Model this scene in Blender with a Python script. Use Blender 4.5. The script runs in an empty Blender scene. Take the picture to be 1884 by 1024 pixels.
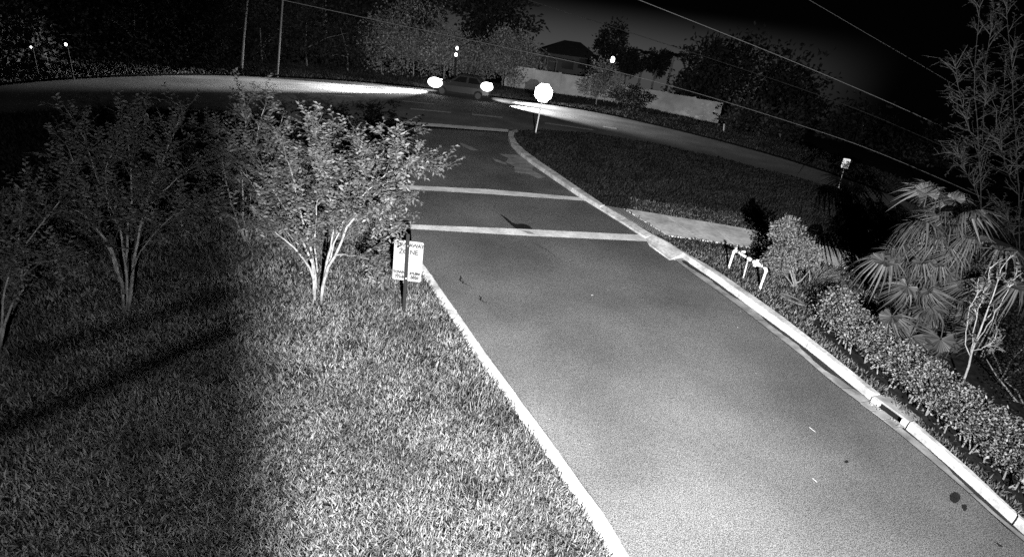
import bpy, math, random
import numpy as np
from mathutils import Vector, Matrix

random.seed(7)
RNG = np.random.default_rng(7)
SC = bpy.context.scene
COL = SC.collection

# ------------------------------------------------------------------ camera
F, H, CX, CY, HY, ROLL = 1000.0, 5.0, 942.0, 512.0, 40.0, math.radians(8)
PITCH = math.atan((CY - HY) * math.cos(ROLL) / F)
FW = np.array([0, math.cos(PITCH), -math.sin(PITCH)])
U0 = np.array([0, math.sin(PITCH), math.cos(PITCH)])
R0 = np.array([1.0, 0, 0])
RT = R0 * math.cos(ROLL) + U0 * math.sin(ROLL)
UP = -R0 * math.sin(ROLL) + U0 * math.cos(ROLL)
CAM = np.array([0, 0, H])
cd = bpy.data.cameras.new('camera')
cd.sensor_width = 36.0
cd.lens = 36.0 * F / 1884.0
cd.clip_start = 0.05
cd.clip_end = 6000
cam = bpy.data.objects.new('camera', cd)
COL.objects.link(cam)
cam.matrix_world = Matrix(((RT[0], UP[0], -FW[0], 0), (RT[1], UP[1], -FW[1], 0), (RT[2], UP[2], -FW[2], H), (0, 0, 0, 1)))
SC.camera = cam

# ------------------------------------------------------------------ world: night sky with a town's glow low on the horizon
W = bpy.data.worlds.new('World')
SC.world = W
W.use_nodes = True
nt = W.node_tree
nt.nodes.clear()
out = nt.nodes.new('ShaderNodeOutputWorld')
bg = nt.nodes.new('ShaderNodeBackground')
tc = nt.nodes.new('ShaderNodeTexCoord')


def wdot(vec, lo, hi, a, b):
    d = nt.nodes.new('ShaderNodeVectorMath'); d.operation = 'DOT_PRODUCT'
    d.inputs[1].default_value = vec
    nt.links.new(tc.outputs['Generated'], d.inputs[0])
    m = nt.nodes.new('ShaderNodeMapRange'); m.interpolation_type = 'SMOOTHSTEP'
    m.inputs[1].default_value = lo; m.inputs[2].default_value = hi
    m.inputs[3].default_value = a; m.inputs[4].default_value = b
    nt.links.new(d.outputs['Value'], m.inputs[0])
    return m.outputs[0]


AZ = math.radians(4)
g_el = wdot((0, 0, 1), -0.03, 0.055, 1.0, 0.0)
g_az = wdot((math.sin(AZ), math.cos(AZ), 0), 0.89, 1.0, 0.0, 1.0)
mul = nt.nodes.new('ShaderNodeMath'); mul.operation = 'MULTIPLY'
nt.links.new(g_el, mul.inputs[0]); nt.links.new(g_az, mul.inputs[1])
ns = nt.nodes.new('ShaderNodeMath'); ns.operation = 'MULTIPLY_ADD'
ns.inputs[1].default_value = 0.06; ns.inputs[2].default_value = 0.0006
nt.links.new(mul.outputs[0], ns.inputs[0])
bg.inputs[0].default_value = (1, 1, 1, 1)
nt.links.new(ns.outputs[0], bg.inputs[1])
nt.links.new(bg.outputs[0], out.inputs[0])

# ------------------------------------------------------------------ lamps of the camera's floodlight (the only light on the near scene)
LAMP = np.array([1.5, -3.0, 4.9])


def G(x, y, z=0.0):
    d = FW + RT * (x - CX) / F - UP * (y - CY) / F
    t = (z - H) / d[2]
    return CAM + d * t


def AT(x, y, Y):
    d = FW + RT * (x - CX) / F - UP * (y - CY) / F
    return CAM + d * (Y / d[1])


def PX(P):
    v = np.asarray(P) - CAM
    z = v @ FW
    return CX + F * (v @ RT) / z, CY - F * (v @ UP) / z


def spot(name, loc, target, power, angle, blend, radius):
    l = bpy.data.lights.new(name, 'SPOT')
    l.energy = power; l.spot_size = math.radians(angle); l.spot_blend = blend
    l.shadow_soft_size = radius
    o = bpy.data.objects.new(name, l)
    COL.objects.link(o)
    o.location = loc
    o.rotation_euler = Vector(np.asarray(target) - np.asarray(loc)).to_track_quat('-Z', 'Y').to_euler()
    return o


spot('floodlight_beam', LAMP, G(990, 320), 38000, 95, 1.0, 0.007)
SPILL = LAMP + np.array([-0.10, 0.35, 0.45])
spot('floodlight_spill', SPILL, G(700, 560), 2700, 150, 0.8, 0.010)

SC.view_settings.view_transform = 'Standard'
SC.view_settings.look = 'None'
SC.view_settings.exposure = 0.0
SC.view_settings.gamma = 1.0
SC.render.engine = 'CYCLES'
SC.cycles.max_bounces = 4
SC.cycles.diffuse_bounces = 2
SC.cycles.use_denoising = False
SC.cycles.sample_clamp_indirect = 0.4
SC.cycles.caustics_reflective = False
SC.cycles.caustics_refractive = False

# ------------------------------------------------------------------ materials
MATS = {}


def mat(name, v, rough=0.9, var=0.0, scale=4.0, spec=0.2, metal=0.0, emit=0.0, bump=0.0, bscale=30.0, island=0.0, var2=0.0, scale2=0.6, lo=0.3, hi=0.7):
    if name in MATS:
        return MATS[name]
    m = bpy.data.materials.new(name)
    m.use_nodes = True
    t = m.node_tree
    b = t.nodes['Principled BSDF']
    b.inputs['Roughness'].default_value = rough
    b.inputs['Metallic'].default_value = metal
    b.inputs['Specular IOR Level'].default_value = spec
    b.inputs['Base Color'].default_value = (v, v, v, 1)
    if emit:
        b.inputs['Emission Color'].default_value = (1, 1, 1, 1)
        b.inputs['Emission Strength'].default_value = emit
    geo = t.nodes.new('ShaderNodeNewGeometry')
    cur = None

    def noise(sc, det=3.0):
        n = t.nodes.new('ShaderNodeTexNoise')
        n.inputs['Scale'].default_value = sc
        n.inputs['Detail'].default_value = det
        t.links.new(geo.outputs['Position'], n.inputs['Vector'])
        return n.outputs['Fac']

    def remap(sock, amt, lo=0.3, hi=0.7):
        r = t.nodes.new('ShaderNodeMapRange')
        r.inputs[1].default_value = lo; r.inputs[2].default_value = hi
        r.inputs[3].default_value = 1 - amt; r.inputs[4].default_value = 1 + amt
        t.links.new(sock, r.inputs[0])
        return r.outputs[0]

    def mult(a, bb):
        if a is None:
            return bb
        n = t.nodes.new('ShaderNodeMath'); n.operation = 'MULTIPLY'
        t.links.new(a, n.inputs[0]); t.links.new(bb, n.inputs[1])
        return n.outputs[0]
    if var:
        cur = mult(cur, remap(noise(scale), var, lo, hi))
    if var2:
        cur = mult(cur, remap(noise(scale2, 4.0), var2))
    if island:
        cur = mult(cur, remap(geo.outputs['Random Per Island'], island, 0.0, 1.0))
    if cur is not None:
        k = t.nodes.new('ShaderNodeMath'); k.operation = 'MULTIPLY'
        k.inputs[1].default_value = v
        t.links.new(cur, k.inputs[0])
        cc = t.nodes.new('ShaderNodeCombineColor')
        for i in range(3):
            t.links.new(k.outputs[0], cc.inputs[i])
        t.links.new(cc.outputs[0], b.inputs['Base Color'])
    if bump:
        bn = t.nodes.new('ShaderNodeBump')
        bn.inputs['Strength'].default_value = bump
        bn.inputs['Distance'].default_value = 0.02
        t.links.new(noise(bscale, 2.0), bn.inputs['Height'])
        t.links.new(bn.outputs[0], b.inputs['Normal'])
    MATS[name] = m
    return m


M_ASPHALT = mat('asphalt', 0.115, 0.95, var=0.65, scale=90, lo=0.40, hi=0.60, var2=0.30, scale2=0.45, spec=0.1, bump=0.5, bscale=90)
M_STREET = mat('street_asphalt', 0.15, 0.9, var=0.5, scale=30, var2=0.3, scale2=0.5, spec=0.2)
M_CONC = mat('concrete', 0.5, 0.9, var=0.25, scale=14, var2=0.4, scale2=1.9, spec=0.1, bump=0.15, bscale=60)
M_CONC_D = mat('stained_concrete', 0.26, 0.9, var=0.35, scale=5, var2=0.3, scale2=1.2, spec=0.1)
M_GUTTER = mat('gutter_concrete', 0.25, 0.9, var=0.3, scale=6, var2=0.45, scale2=1.6, spec=0.1)
M_WALK = mat('sidewalk_concrete', 0.58, 0.9, var=0.2, scale=10, var2=0.3, scale2=1.5, spec=0.1)
M_WHITE = mat('marking_paint', 0.72, 0.8, var=0.22, scale=16, var2=0.22, scale2=2.5, spec=0.1)
M_FADED = mat('faded_paint', 0.4, 0.85, var=0.5, scale=9)
M_SOIL = mat('soil', 0.02, 1.0, var=0.5, scale=8, spec=0.0)
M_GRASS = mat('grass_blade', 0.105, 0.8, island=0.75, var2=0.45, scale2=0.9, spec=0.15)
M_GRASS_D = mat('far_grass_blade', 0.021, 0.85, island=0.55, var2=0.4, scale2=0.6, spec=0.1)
M_BARK = mat('pale_bark', 0.22, 0.8, var=0.45, scale=14, spec=0.1, bump=0.3, bscale=20)
M_BARK_D = mat('dark_bark', 0.18, 0.9, var=0.4, scale=8)
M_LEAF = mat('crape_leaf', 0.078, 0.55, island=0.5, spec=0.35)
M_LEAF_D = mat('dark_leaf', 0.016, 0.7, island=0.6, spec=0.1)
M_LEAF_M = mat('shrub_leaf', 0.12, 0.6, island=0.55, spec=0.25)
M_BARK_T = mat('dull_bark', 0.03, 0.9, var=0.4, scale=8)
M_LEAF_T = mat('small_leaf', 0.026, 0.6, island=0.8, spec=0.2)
M_BARK_W = mat('white_bark', 0.28, 0.8, var=0.3, scale=14)
M_HEDGE = mat('hedge_leaf', 0.13, 0.55, island=0.85, var2=0.4, scale2=2.5, spec=0.3)
M_PALM = mat('palm_leaf', 0.045, 0.55, island=0.6, spec=0.3)
M_PVC = mat('white_pipe', 0.85, 0.5, spec=0.3)
M_METAL_D = mat('dark_steel', 0.06, 0.6, spec=0.3)
M_METAL = mat('galvanised_steel', 0.55, 0.5, metal=0.6)
M_SIGN = mat('sign_sheeting', 0.8, 0.6, spec=0.2)
M_TOW = mat('weathered_sign_face', 0.23, 0.8, var=0.12, scale=7, spec=0.1)
M_RETRO = mat('reflective_sheeting', 0.95, 0.34, metal=1.0)
M_INK_G = mat('faded_lettering', 0.03, 0.8)
M_INK = mat('black_lettering', 0.003, 0.8)
M_DARK = mat('void', 0.01, 1.0)
M_STAIN = mat('oil_stain', 0.014, 0.6, var=0.4, scale=40)
M_WORN = mat('worn_asphalt', 0.26, 0.9, var=0.5, scale=40, var2=0.3, scale2=3)
M_PANEL = mat('tactile_panel', 0.13, 0.9, var=0.2, scale=20)
M_WALL = mat('perimeter_wall', 0.3, 0.9, var=0.15, scale=2, var2=0.2, scale2=0.4)
M_HOUSE = mat('house_stucco', 0.07, 0.9, var=0.1, scale=2)
M_ROOF = mat('roof_shingle', 0.03, 0.9, var=0.2, scale=3)
M_CABLE = mat('cable', 0.18, 0.6)
M_CABLE_D = mat('dark_cable', 0.03, 0.8)
M_CAR = mat('car_paint', 0.032, 0.3, spec=0.5)
M_GLASS = mat('tinted_glass', 0.01, 0.08, spec=0.6)
M_TYRE = mat('tyre_rubber', 0.02, 0.9)
M_LAMP = mat('lit_lamp', 1.0, 0.4, emit=5.0)
M_BULB = mat('small_lit_lamp', 1.0, 0.4, emit=6.0)
M_LITTER = mat('dry_leaf', 0.45, 0.7, island=0.3)


# ------------------------------------------------------------------ mesh helpers
class MB:
    def __init__(self):
        self.v = []; self.f = []

    def add(self, vs, fs):
        n = len(self.v)
        self.v += [tuple(map(float, p)) for p in vs]
        self.f += [tuple(i + n for i in q) for q in fs]
        return self

    def box(self, c, s, ax=None):
        ax = np.eye(3) if ax is None else np.asarray(ax)
        vs = []
        for z in (-1, 1):
            for y in (-1, 1):
                for x in (-1, 1):
                    vs.append(np.asarray(c) + ax[0] * x * s[0] / 2 + ax[1] * y * s[1] / 2 + ax[2] * z * s[2] / 2)
        return self.add(vs, [(0, 2, 3, 1), (4, 5, 7, 6), (0, 1, 5, 4), (2, 6, 7, 3), (0, 4, 6, 2), (1, 3, 7, 5)])

    def tube(self, pts, rad, n=8, cap=True):
        pts = [np.asarray(p, float) for p in pts]
        if not hasattr(rad, '__len__'):
            rad = [rad] * len(pts)
        base = len(self.v)
        pv = None
        for i, p in enumerate(pts):
            t = pts[min(i + 1, len(pts) - 1)] - pts[max(i - 1, 0)]
            t = t / (np.linalg.norm(t) + 1e-9)
            if pv is None:
                a = np.array([0, 0, 1.0]) if abs(t[2]) < 0.9 else np.array([1.0, 0, 0])
                pv = np.cross(t, a)
            pv = pv - t * (pv @ t)
            pv = pv / (np.linalg.norm(pv) + 1e-9)
            w = np.cross(t, pv)
            for k in range(n):
                an = 2 * math.pi * k / n
                self.v.append(tuple(p + (pv * math.cos(an) + w * math.sin(an)) * rad[i]))
        for i in range(len(pts) - 1):
            for k in range(n):
                a = base + i * n + k; b = base + i * n + (k + 1) % n
                self.f.append((a, b, b + n, a + n))
        if cap:
            self.f.append(tuple(base + k for k in range(n))[::-1])
            e = base + (len(pts) - 1) * n
            self.f.append(tuple(e + k for k in range(n)))
        return self

    def build(self, name, m, parent=None, smooth=False):
        me = bpy.data.meshes.new(name)
        me.from_pydata(self.v, [], self.f)
        me.materials.append(m)
        if smooth:
            me.polygons.foreach_set('use_smooth', [True] * len(me.polygons))
        me.update()
        return link(name, me, parent)


def link(name, me, parent=None):
    o = bpy.data.objects.new(name, me)
    COL.objects.link(o)
    if parent is not None:
        o.parent = parent
        o.matrix_parent_inverse = parent.matrix_world.inverted()
    return o


def np_mesh(name, V, Fq, m, parent=None):
    """V (n,3), Fq (k,4) or (k,3) arrays"""
    V = np.asarray(V, np.float32); Fq = np.asarray(Fq, np.int32)
    me = bpy.data.meshes.new(name)
    k, c = Fq.shape
    me.vertices.add(len(V)); me.vertices.foreach_set('co', V.ravel())
    me.loops.add(k * c); me.loops.foreach_set('vertex_index', Fq.ravel())
    me.polygons.add(k)
    me.polygons.foreach_set('loop_start', np.arange(0, k * c, c, dtype=np.int32))
    me.materials.append(m)
    me.update(calc_edges=True)
    return link(name, me, parent)


def empty(name, loc, parent=None):
    o = bpy.data.objects.new(name, None)
    COL.objects.link(o)
    o.empty_display_size = 0.1
    o.location = [float(a) for a in loc]
    o.matrix_world = Matrix.Translation(o.location)
    if parent is not None:
        o.parent = parent
        o.matrix_parent_inverse = parent.matrix_world.inverted()
    return o


def tag(o, label=None, cat=None, group=None, kind=None):
    if label: o['label'] = label
    if cat: o['category'] = cat
    if group: o['group'] = group
    if kind: o['kind'] = kind
    return o


def resample(P, n):
    P = np.asarray(P, float)
    s = np.r_[0, np.cumsum(np.linalg.norm(np.diff(P, axis=0), axis=1))]
    t = np.linspace(0, s[-1], n)
    return np.stack([np.interp(t, s, P[:, i]) for i in range(P.shape[1])], 1)


def smooth_poly(P, k=2):
    P = np.asarray(P, float)
    for _ in range(k):
        Q = [P[0]]
        for a, b in zip(P[:-1], P[1:]):
            Q += [a * .75 + b * .25, a * .25 + b * .75]
        Q.append(P[-1])
        P = np.array(Q)
    return P


def sheet(name, poly, z, m, parent=None):
    """flat polygon sheet"""
    mb = MB()
    mb.add([(p[0], p[1], z) for p in poly], [tuple(range(len(poly)))])
    o = mb.build(name, m, parent)
    import bmesh
    bm = bmesh.new(); bm.from_mesh(o.data)
    bmesh.ops.triangulate(bm, faces=bm.faces[:])
    bmesh.ops.recalc_face_normals(bm, faces=bm.faces[:])
    for f in bm.faces:
        if f.normal.z < 0:
            f.normal_flip()
    bm.to_mesh(o.data); bm.free()
    return o


def inside(poly, pts):
    poly = np.asarray(poly)[:, :2]; x, y = pts[:, 0], pts[:, 1]
    r = np.zeros(len(pts), bool)
    j = len(poly) - 1
    for i in range(len(poly)):
        xi, yi = poly[i]; xj, yj = poly[j]
        c = ((yi > y) != (yj > y)) & (x < (xj - xi) * (y - yi) / (yj - yi + 1e-12) + xi)
        r ^= c
        j = i
    return r


def unit(v):
    return v / (np.linalg.norm(v, axis=-1, keepdims=True) + 1e-9)


def leaves(P, D, N, L, Wd, fold=0.25):
    """rhombic folded leaves: base P, direction D, normal N, length L, width Wd -> V, F"""
    n = len(P)
    S = unit(np.cross(D, N)); N = np.cross(S, D)
    L = np.broadcast_to(np.asarray(L, float), (n,))[:, None]; Wd = np.broadcast_to(np.asarray(Wd, float), (n,))[:, None]
    up = N * Wd * fold
    V = np.stack([P, P + D * L * 0.42 + S * Wd / 2 + up, P + D * L - up * 0.6, P + D * L * 0.42 - S * Wd / 2 + up], 1).reshape(-1, 3)
    i = np.arange(n)[:, None] * 4
    Fc = np.concatenate([i + [0, 1, 2], i + [0, 2, 3]], 0)
    return V, Fc


ROAD_Z = -0.12
# ------------------------------------------------------------------ layout polylines (photograph pixels -> ground)
LK_Y = [1024, 947, 885, 818, 764, 690, 647, 599, 557, 504, 440, 412, 380, 350, 320, 290, 264, 244, 236]
LK_IN = [1158, 1113, 1066, 1020, 979, 925, 893, 860, 830, 793, 746, 719, 692, 672, 656, 644, 632, 605, 570]
LK_W = [36, 34, 30, 28, 27, 24, 23, 21, 20, 17, 13, 12, 8, 7, 7, 6, 6, 5, 0]
lk_in = [G(x, y) for x, y in zip(LK_IN, LK_Y)]
lk_out = [G(x - w, y - (4 if w == 0 else 0)) for x, w, y in zip(LK_IN, LK_W, LK_Y)]


def extend(P, d):
    return [P[0] + unit(P[0] - P[1]) * d] + P


lk_in = extend(lk_in, 4.0); lk_out = extend(lk_out, 4.0)
GO = [(1884, 993), (1847, 963), (1786, 907), (1735, 863), (1684, 820), (1651, 793), (1593, 747), (1531, 701), (1470, 648), (1404, 597), (1354, 558), (1313, 529), (1275, 502), (1234, 471)]
KI = [(1912, 1004), (1884, 980), (1812, 914), (1761, 868), (1705, 819), (1659, 780), (1605, 737), (1519, 667), (1455, 617), (1404, 580), (1378, 561), (1313, 513), (1273, 486), (1252, 470)]
KO = [(1908, 977), (1884, 955), (1837, 912), (1786, 863), (1722, 808), (1672, 766), (1613, 719), (1519, 643), (1440, 581), (1399, 552), (1339, 510), (1303, 487), (1262, 466)]
go = extend([G(x, y, ROAD_Z + .02) for x, y in GO], 4.0)
ki = extend([G(x, y, ROAD_Z + .03) for x, y in KI], 4.0)
ko = extend([G(x, y, .02) for x, y in KO], 4.0)
RI = [(1234, 471), (1197, 445), (1189, 432), (1150, 407), (1104, 379), (1060, 352), (1011, 319), (983, 300), (955, 279), (940, 263), (934, 250), (936, 241), (950, 238)]
RO = [(1262, 466), (1226, 443), (1203, 432), (1163, 407), (1113, 378), (1070, 349), (1022, 316), (995, 298), (966, 277), (951, 262), (945, 250), (948, 245), (955, 243)]
rk_in = [G(x, y) for x, y in RI]; rk_out = [G(x, y) for x, y in RO]
NEAR_R = [(1000, 240), (1090, 247), (1200, 264), (1330, 293), (1480, 331), (1600, 371), (1760, 432), (1960, 520)]
NEAR_L = [(500, 218), (400, 206), (300, 200), (150, 200), (0, 210), (-200, 240)]
FAR = [(-220, 195), (-100, 168), (0, 152), (100, 143), (200, 138), (300, 135), (400, 135), (510, 139), (640, 146), (760, 157), (900, 175), (1000, 188), (1100, 204), (1200, 226), (1300, 250), (1400, 276), (1500, 306), (1600, 340), (1760, 400), (1960, 490)]
near_r = [G(x, y) for x, y in NEAR_R]; near_l = [G(x, y) for x, y in NEAR_L]
far = smooth_poly([G(x, y) for x, y in FAR], 2)


def zt(x, y):
    """height of the ground far beyond the street: it falls away behind the far verge"""
    r = math.hypot(x, y)
    d = max(0.0, r - 56.0)
    return -0.14 - 0.11 * d if r < 400 else -0.14 - 0.11 * 344 - 0.075 * (r - 400)


# ------------------------------------------------------------------ the setting
mb = MB()
rings = [0, 15, 30, 42, 50, 56, 60, 66, 75, 90, 120, 180, 260, 400, 700, 1200, 2200, 4000]
NA = 72
vs = [(0, 0, -0.16)]
for r in rings[1:]:
    for k in range(NA):
        a = 2 * math.pi * k / NA
        x, y = r * math.sin(a), r * math.cos(a)
        vs.append((x, y, zt(x, y) - 0.02))
fs = [(0, 1 + (k + 1) % NA, 1 + k) for k in range(NA)]
for i in range(len(rings) - 2):
    for k in range(NA):
        a = 1 + i * NA + k; b = 1 + i * NA + (k + 1) % NA
        fs.append((a, b, b + NA, a + NA))
mb.add(vs, fs)
tag(mb.build('ground', M_SOIL), 'dark soil ground that falls away beyond the street', kind='structure')

drive = [*lk_in[:-1], *[G(600, 239), G(700, 226), G(935, 240)], *rk_in[::-1], *go[::-1]]
drv = tag(sheet('driveway', drive, ROAD_Z, M_ASPHALT), 'grainy asphalt driveway running out to the street', kind='structure')
street = [*[p for p in far], *[p for p in near_r[::-1]], rk_out[-1], G(935, 239), G(722, 223), lk_in[-1], *near_l]
strt = tag(sheet('street', street, ROAD_Z + .006, M_STREET), 'dark asphalt street crossing at the end of the driveway', kind='structure')

lawnL = [*lk_out, *near_l[0:], np.array([-40, 14, 0.]), np.array([-40, -3, 0.]), np.array([lk_out[0][0], -3, 0.])]
tag(sheet('lawn', lawnL, 0.0, M_SOIL), 'lawn with young trees left of the driveway', kind='structure')
lawnR = [*ko, *rk_out[1:], *near_r, np.array([45, 12, 0.]), np.array([45, -3, 0.]), np.array([ko[0][0], -3, 0.])]
tag(sheet('verge', lawnR, 0.0, M_SOIL), 'dark grass verge right of the driveway', kind='structure')
farV = [*far, *[p * np.array([1.16, 1.16, 1]) + np.array([0, 1.5, 0]) for p in far[::-1]]]
tag(sheet('far_verge', farV, -0.02, M_SOIL), 'grass verge along the far side of the street', kind='structure')

# kerb stones with joints
kerb = tag(empty('left_kerb', lk_in[5]), 'pale concrete kerb along the left side of the driveway', kind='structure')


def kerb_run(A, B, parent, seglen, m, za, zb, zbot, gap=0.022, skip=None, cham=0.02, chamf_m=None, jitter=0.0):
    """A = road side line, B = grass side line, both resampled; pieces between joints are separate objects"""
    n = 400
    A = resample(A, n); B = resample(B, n)
    s = np.r_[0, np.cumsum(np.linalg.norm(np.diff((A + B) / 2, axis=0), axis=1))]
    cuts = [0.0]
    while cuts[-1] < s[-1]:
        cuts.append(min(s[-1], cuts[-1] + seglen * random.uniform(1 - jitter, 1 + jitter)))
    if skip:
        cuts = [c for c in cuts if not (skip[0] - .3 < c < skip[1] + .3)] + [skip[0], skip[1]]
        cuts = sorted(cuts)
    for a, b in zip(cuts[:-1], cuts[1:]):
        if b - a < 0.15 or (skip and abs(a - skip[0]) < 1e-6):
            continue
        t = np.linspace(a + gap / 2, b - gap / 2, max(2, int((b - a) / 0.35) + 1))
        Aa = np.stack([np.interp(t, s, A[:, i]) for i in range(3)], 1)
        Bb = np.stack([np.interp(t, s, B[:, i]) for i in range(3)], 1)
        w = Bb - Aa
        k = len(t)
        dz = random.uniform(-.003, .003)
        rows = [Aa * [1, 1, 0] + [0, 0, zbot], Aa * [1, 1, 0] + w * [.03, .03, 0] + [0, 0, za - cham + dz], Aa * [1, 1, 0] + w * [.18, .18, 0] + [0, 0, za + dz],
                Bb * [1, 1, 0] - w * [.12, .12, 0] + [0, 0, zb + dz], Bb * [1, 1, 0] + [0, 0, zb - cham + dz], Bb * [1, 1, 0] + [0, 0, zbot]]
        V = np.stack(rows, 1).reshape(-1, 3)
        fs = []
        for i in range(k - 1):
            for j in range(5):
                q = i * 6 + j
                fs.append((q, q + 6, q + 7, q + 1))
        fs += [tuple(range(6)), tuple((k - 1) * 6 + j for j in range(6))[::-1]]
        MB().add(V, fs).build('kerb_stone', m, parent)
    return A, B, s


kerb_run(lk_in, lk_out, kerb, 1.5, M_CONC, 0.03, 0.03, -0.2, jitter=0.25)
rkerb = tag(empty('right_kerb', ki[5]), 'pale concrete kerb and gutter along the right side of the driveway', kind='structure')


def arc_at(A, B, P):
    A = resample(A, 400); B = resample(B, 400); Mid = (A + B) / 2
    s = np.r_[0, np.cumsum(np.linalg.norm(np.diff(Mid, axis=0), axis=1))]
    return s[np.argmin(np.linalg.norm((Mid - P)[:, :2], axis=1))]


IN0, IN1 = G(1676, 776), G(1609, 728)
sk = (arc_at(ki, ko, IN0), arc_at(ki, ko, IN1))
KA, KB, KS = kerb_run(ki, ko, rkerb, 2.2, M_CONC, 0.03, 0.03, -0.2, skip=sk, cham=0.035, jitter=0.2)
GA, GB, GS = resample(go, 400), KA, None
kerb_run(rk_in[:3], rk_out[:3], rkerb, 3.0, M_CONC, -0.085, 0.012, -0.2, cham=0.004)
kerb_run(rk_in[2:5], rk_out[2:5], rkerb, 1.4, M_CONC, -0.05, 0.0, -0.2, cham=0.004)
kerb_run(rk_in[4:], rk_out[4:], rkerb, 2.2, M_CONC, 0.02, 0.02, -0.2, cham=0.01, jitter=0.2)
# gutter pans (flat pieces under the kerb face)
n = 400
gs = np.r_[0, np.cumsum(np.linalg.norm(np.diff((GA + GB) / 2, axis=0), axis=1))]
cut = 0.0
while cut < gs[-1] - 0.2:
    e = min(gs[-1], cut + 2.4)
    t = np.linspace(cut + .006, e - .006, 8)
    a = np.stack([np.interp(t, gs, GA[:, i]) for i in range(3)], 1)
    b = np.stack([np.interp(t, gs, GB[:, i]) for i in range(3)], 1)
    V = np.concatenate([a * [1, 1, 0] + [0, 0, ROAD_Z + .012], b * [1, 1, 0] + [0, 0, ROAD_Z + .006]])
    MB().add(V, [(i, i + 1, i + 9, i + 8) for i in range(7)]).build('gutter_pan', M_GUTTER, rkerb)
    cut = e

t = np.linspace(.5, gs[-1] - .3, 90)
b = np.stack([np.interp(t, gs, GB[:, i]) for i in range(3)], 1); a = np.stack([np.interp(t, gs, GA[:, i]) for i in range(3)], 1)
fr_ = (.30 + .20 * np.sin(t * 1.7) + .15 * np.sin(t * 4.1 + 1) + RNG.normal(0, .06, 90))[:, None].clip(.06, .8)
a = b + (a - b) * fr_
V = np.concatenate([a * [1, 1, 0] + [0, 0, ROAD_Z + .017], b * [1, 1, 0] + [0, 0, ROAD_Z + .012]])
MB().add(V, [(i, i + 1, i + 91, i + 90) for i in range(89)]).build('dirt_strip', M_STAIN, rkerb)

# painted lines: parts of the driveway


def flat(name, pix, z, m, parent):
    return sheet(name, [G(x, y, z) for x, y in pix], z, m, parent)


Z1 = ROAD_Z + .006
flat('crosswalk_line', [(735, 412), (960, 421), (1184, 432), (1197, 444), (960, 433), (742, 420)], Z1, M_WHITE, drv)
flat('crosswalk_line', [(730, 340), (900, 348), (1068, 363), (1086, 370), (900, 357), (732, 347)], Z1, M_WHITE, drv)
flat('stop_bar', [(720, 221), (935, 238), (937, 243), (721, 227)], Z1 + .004, M_WHITE, drv)
for pix in ([(868, 209), (925, 215), (925, 217.5), (868, 211.5)], [(1002, 225), (1092, 238), (1092, 240), (1002, 227)], [(740, 185), (800, 191), (800, 192.5), (740, 186.5)],
            [(755, 199), (830, 206), (830, 208), (755, 201)], [(1110, 232), (1135, 236), (1135, 238), (1110, 234)], [(590, 173), (650, 177), (650, 178.5), (590, 174.5)]):
    flat('lane_mark', pix, ROAD_Z + .011, M_FADED, strt)


def blob(cx, cy, rx, ry, n=18, jag=0.25, rot=0.0):
    P = []
    for k in range(n):
        a = 2 * math.pi * k / n
        r = 1 + random.uniform(-jag, jag)
        x, y = rx * r * math.cos(a), ry * r * math.sin(a)
        P.append((cx + x * math.cos(rot) - y * math.sin(rot), cy + x * math.sin(rot) + y * math.cos(rot)))
    return P


flat('oil_stain', blob(1757, 914, 10, 10, 20, .08), Z1, M_STAIN, drv)
flat('oil_stain', blob(1775, 932, 5, 6, 16, .25), Z1, M_STAIN, drv)
flat('oil_stain', blob(1558, 849, 4, 2.5, 12, .25), Z1, M_STAIN, drv)
flat('seep_stain', [(919, 393), (930, 399), (942, 409), (950, 412), (962, 411), (974, 415), (980, 422), (966, 423), (950, 421), (940, 413), (928, 402)], Z1 - .003, M_STAIN, drv)
flat('seep_stain', [(958, 423.5), (974, 425), (986, 431), (970, 429)], Z1 + .004, M_CONC_D, drv)
flat('worn_patch', [(918, 283), (945, 284), (962, 288), (968, 296), (985, 303), (978, 312), (1004, 326), (990, 328), (972, 320), (948, 317), (946, 306), (930, 298), (936, 291)], Z1, M_WORN, drv)
flat('worn_patch', [(845, 262), (862, 268), (880, 276), (870, 277), (852, 270)], Z1, M_WORN, drv)
flat('worn_patch', [(905, 290), (930, 299), (934, 304), (912, 297)], Z1, M_WORN, drv)


def crack(pts, w, m=M_DARK):
    P = resample([G(x, y, Z1) for x, y in pts], 14)
    P[1:-1, :2] += RNG.normal(0, .02, (12, 2))
    t = np.gradient(P, axis=0); nrm = unit(np.stack([-t[:, 1], t[:, 0], t[:, 2] * 0], 1))
    ww = w * np.interp(np.linspace(0, 1, 14), [0, .3, 1], [.3, 1, .2])[:, None]
    V = np.concatenate([P + nrm * ww, P - nrm * ww]); V[:, 2] = Z1
    MB().add(V, [(i, i + 1, i + 15, i + 14) for i in range(13)]).build('crack', m, drv)


crack([(846, 506), (852, 520), (868, 528)], .022)
crack([(882, 543), (886, 552), (896, 558)], .018)
crack([(980, 445), (1010, 462), (1035, 480)], .012)
crack([(1835, 998), (1842, 1004)], .012)

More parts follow.
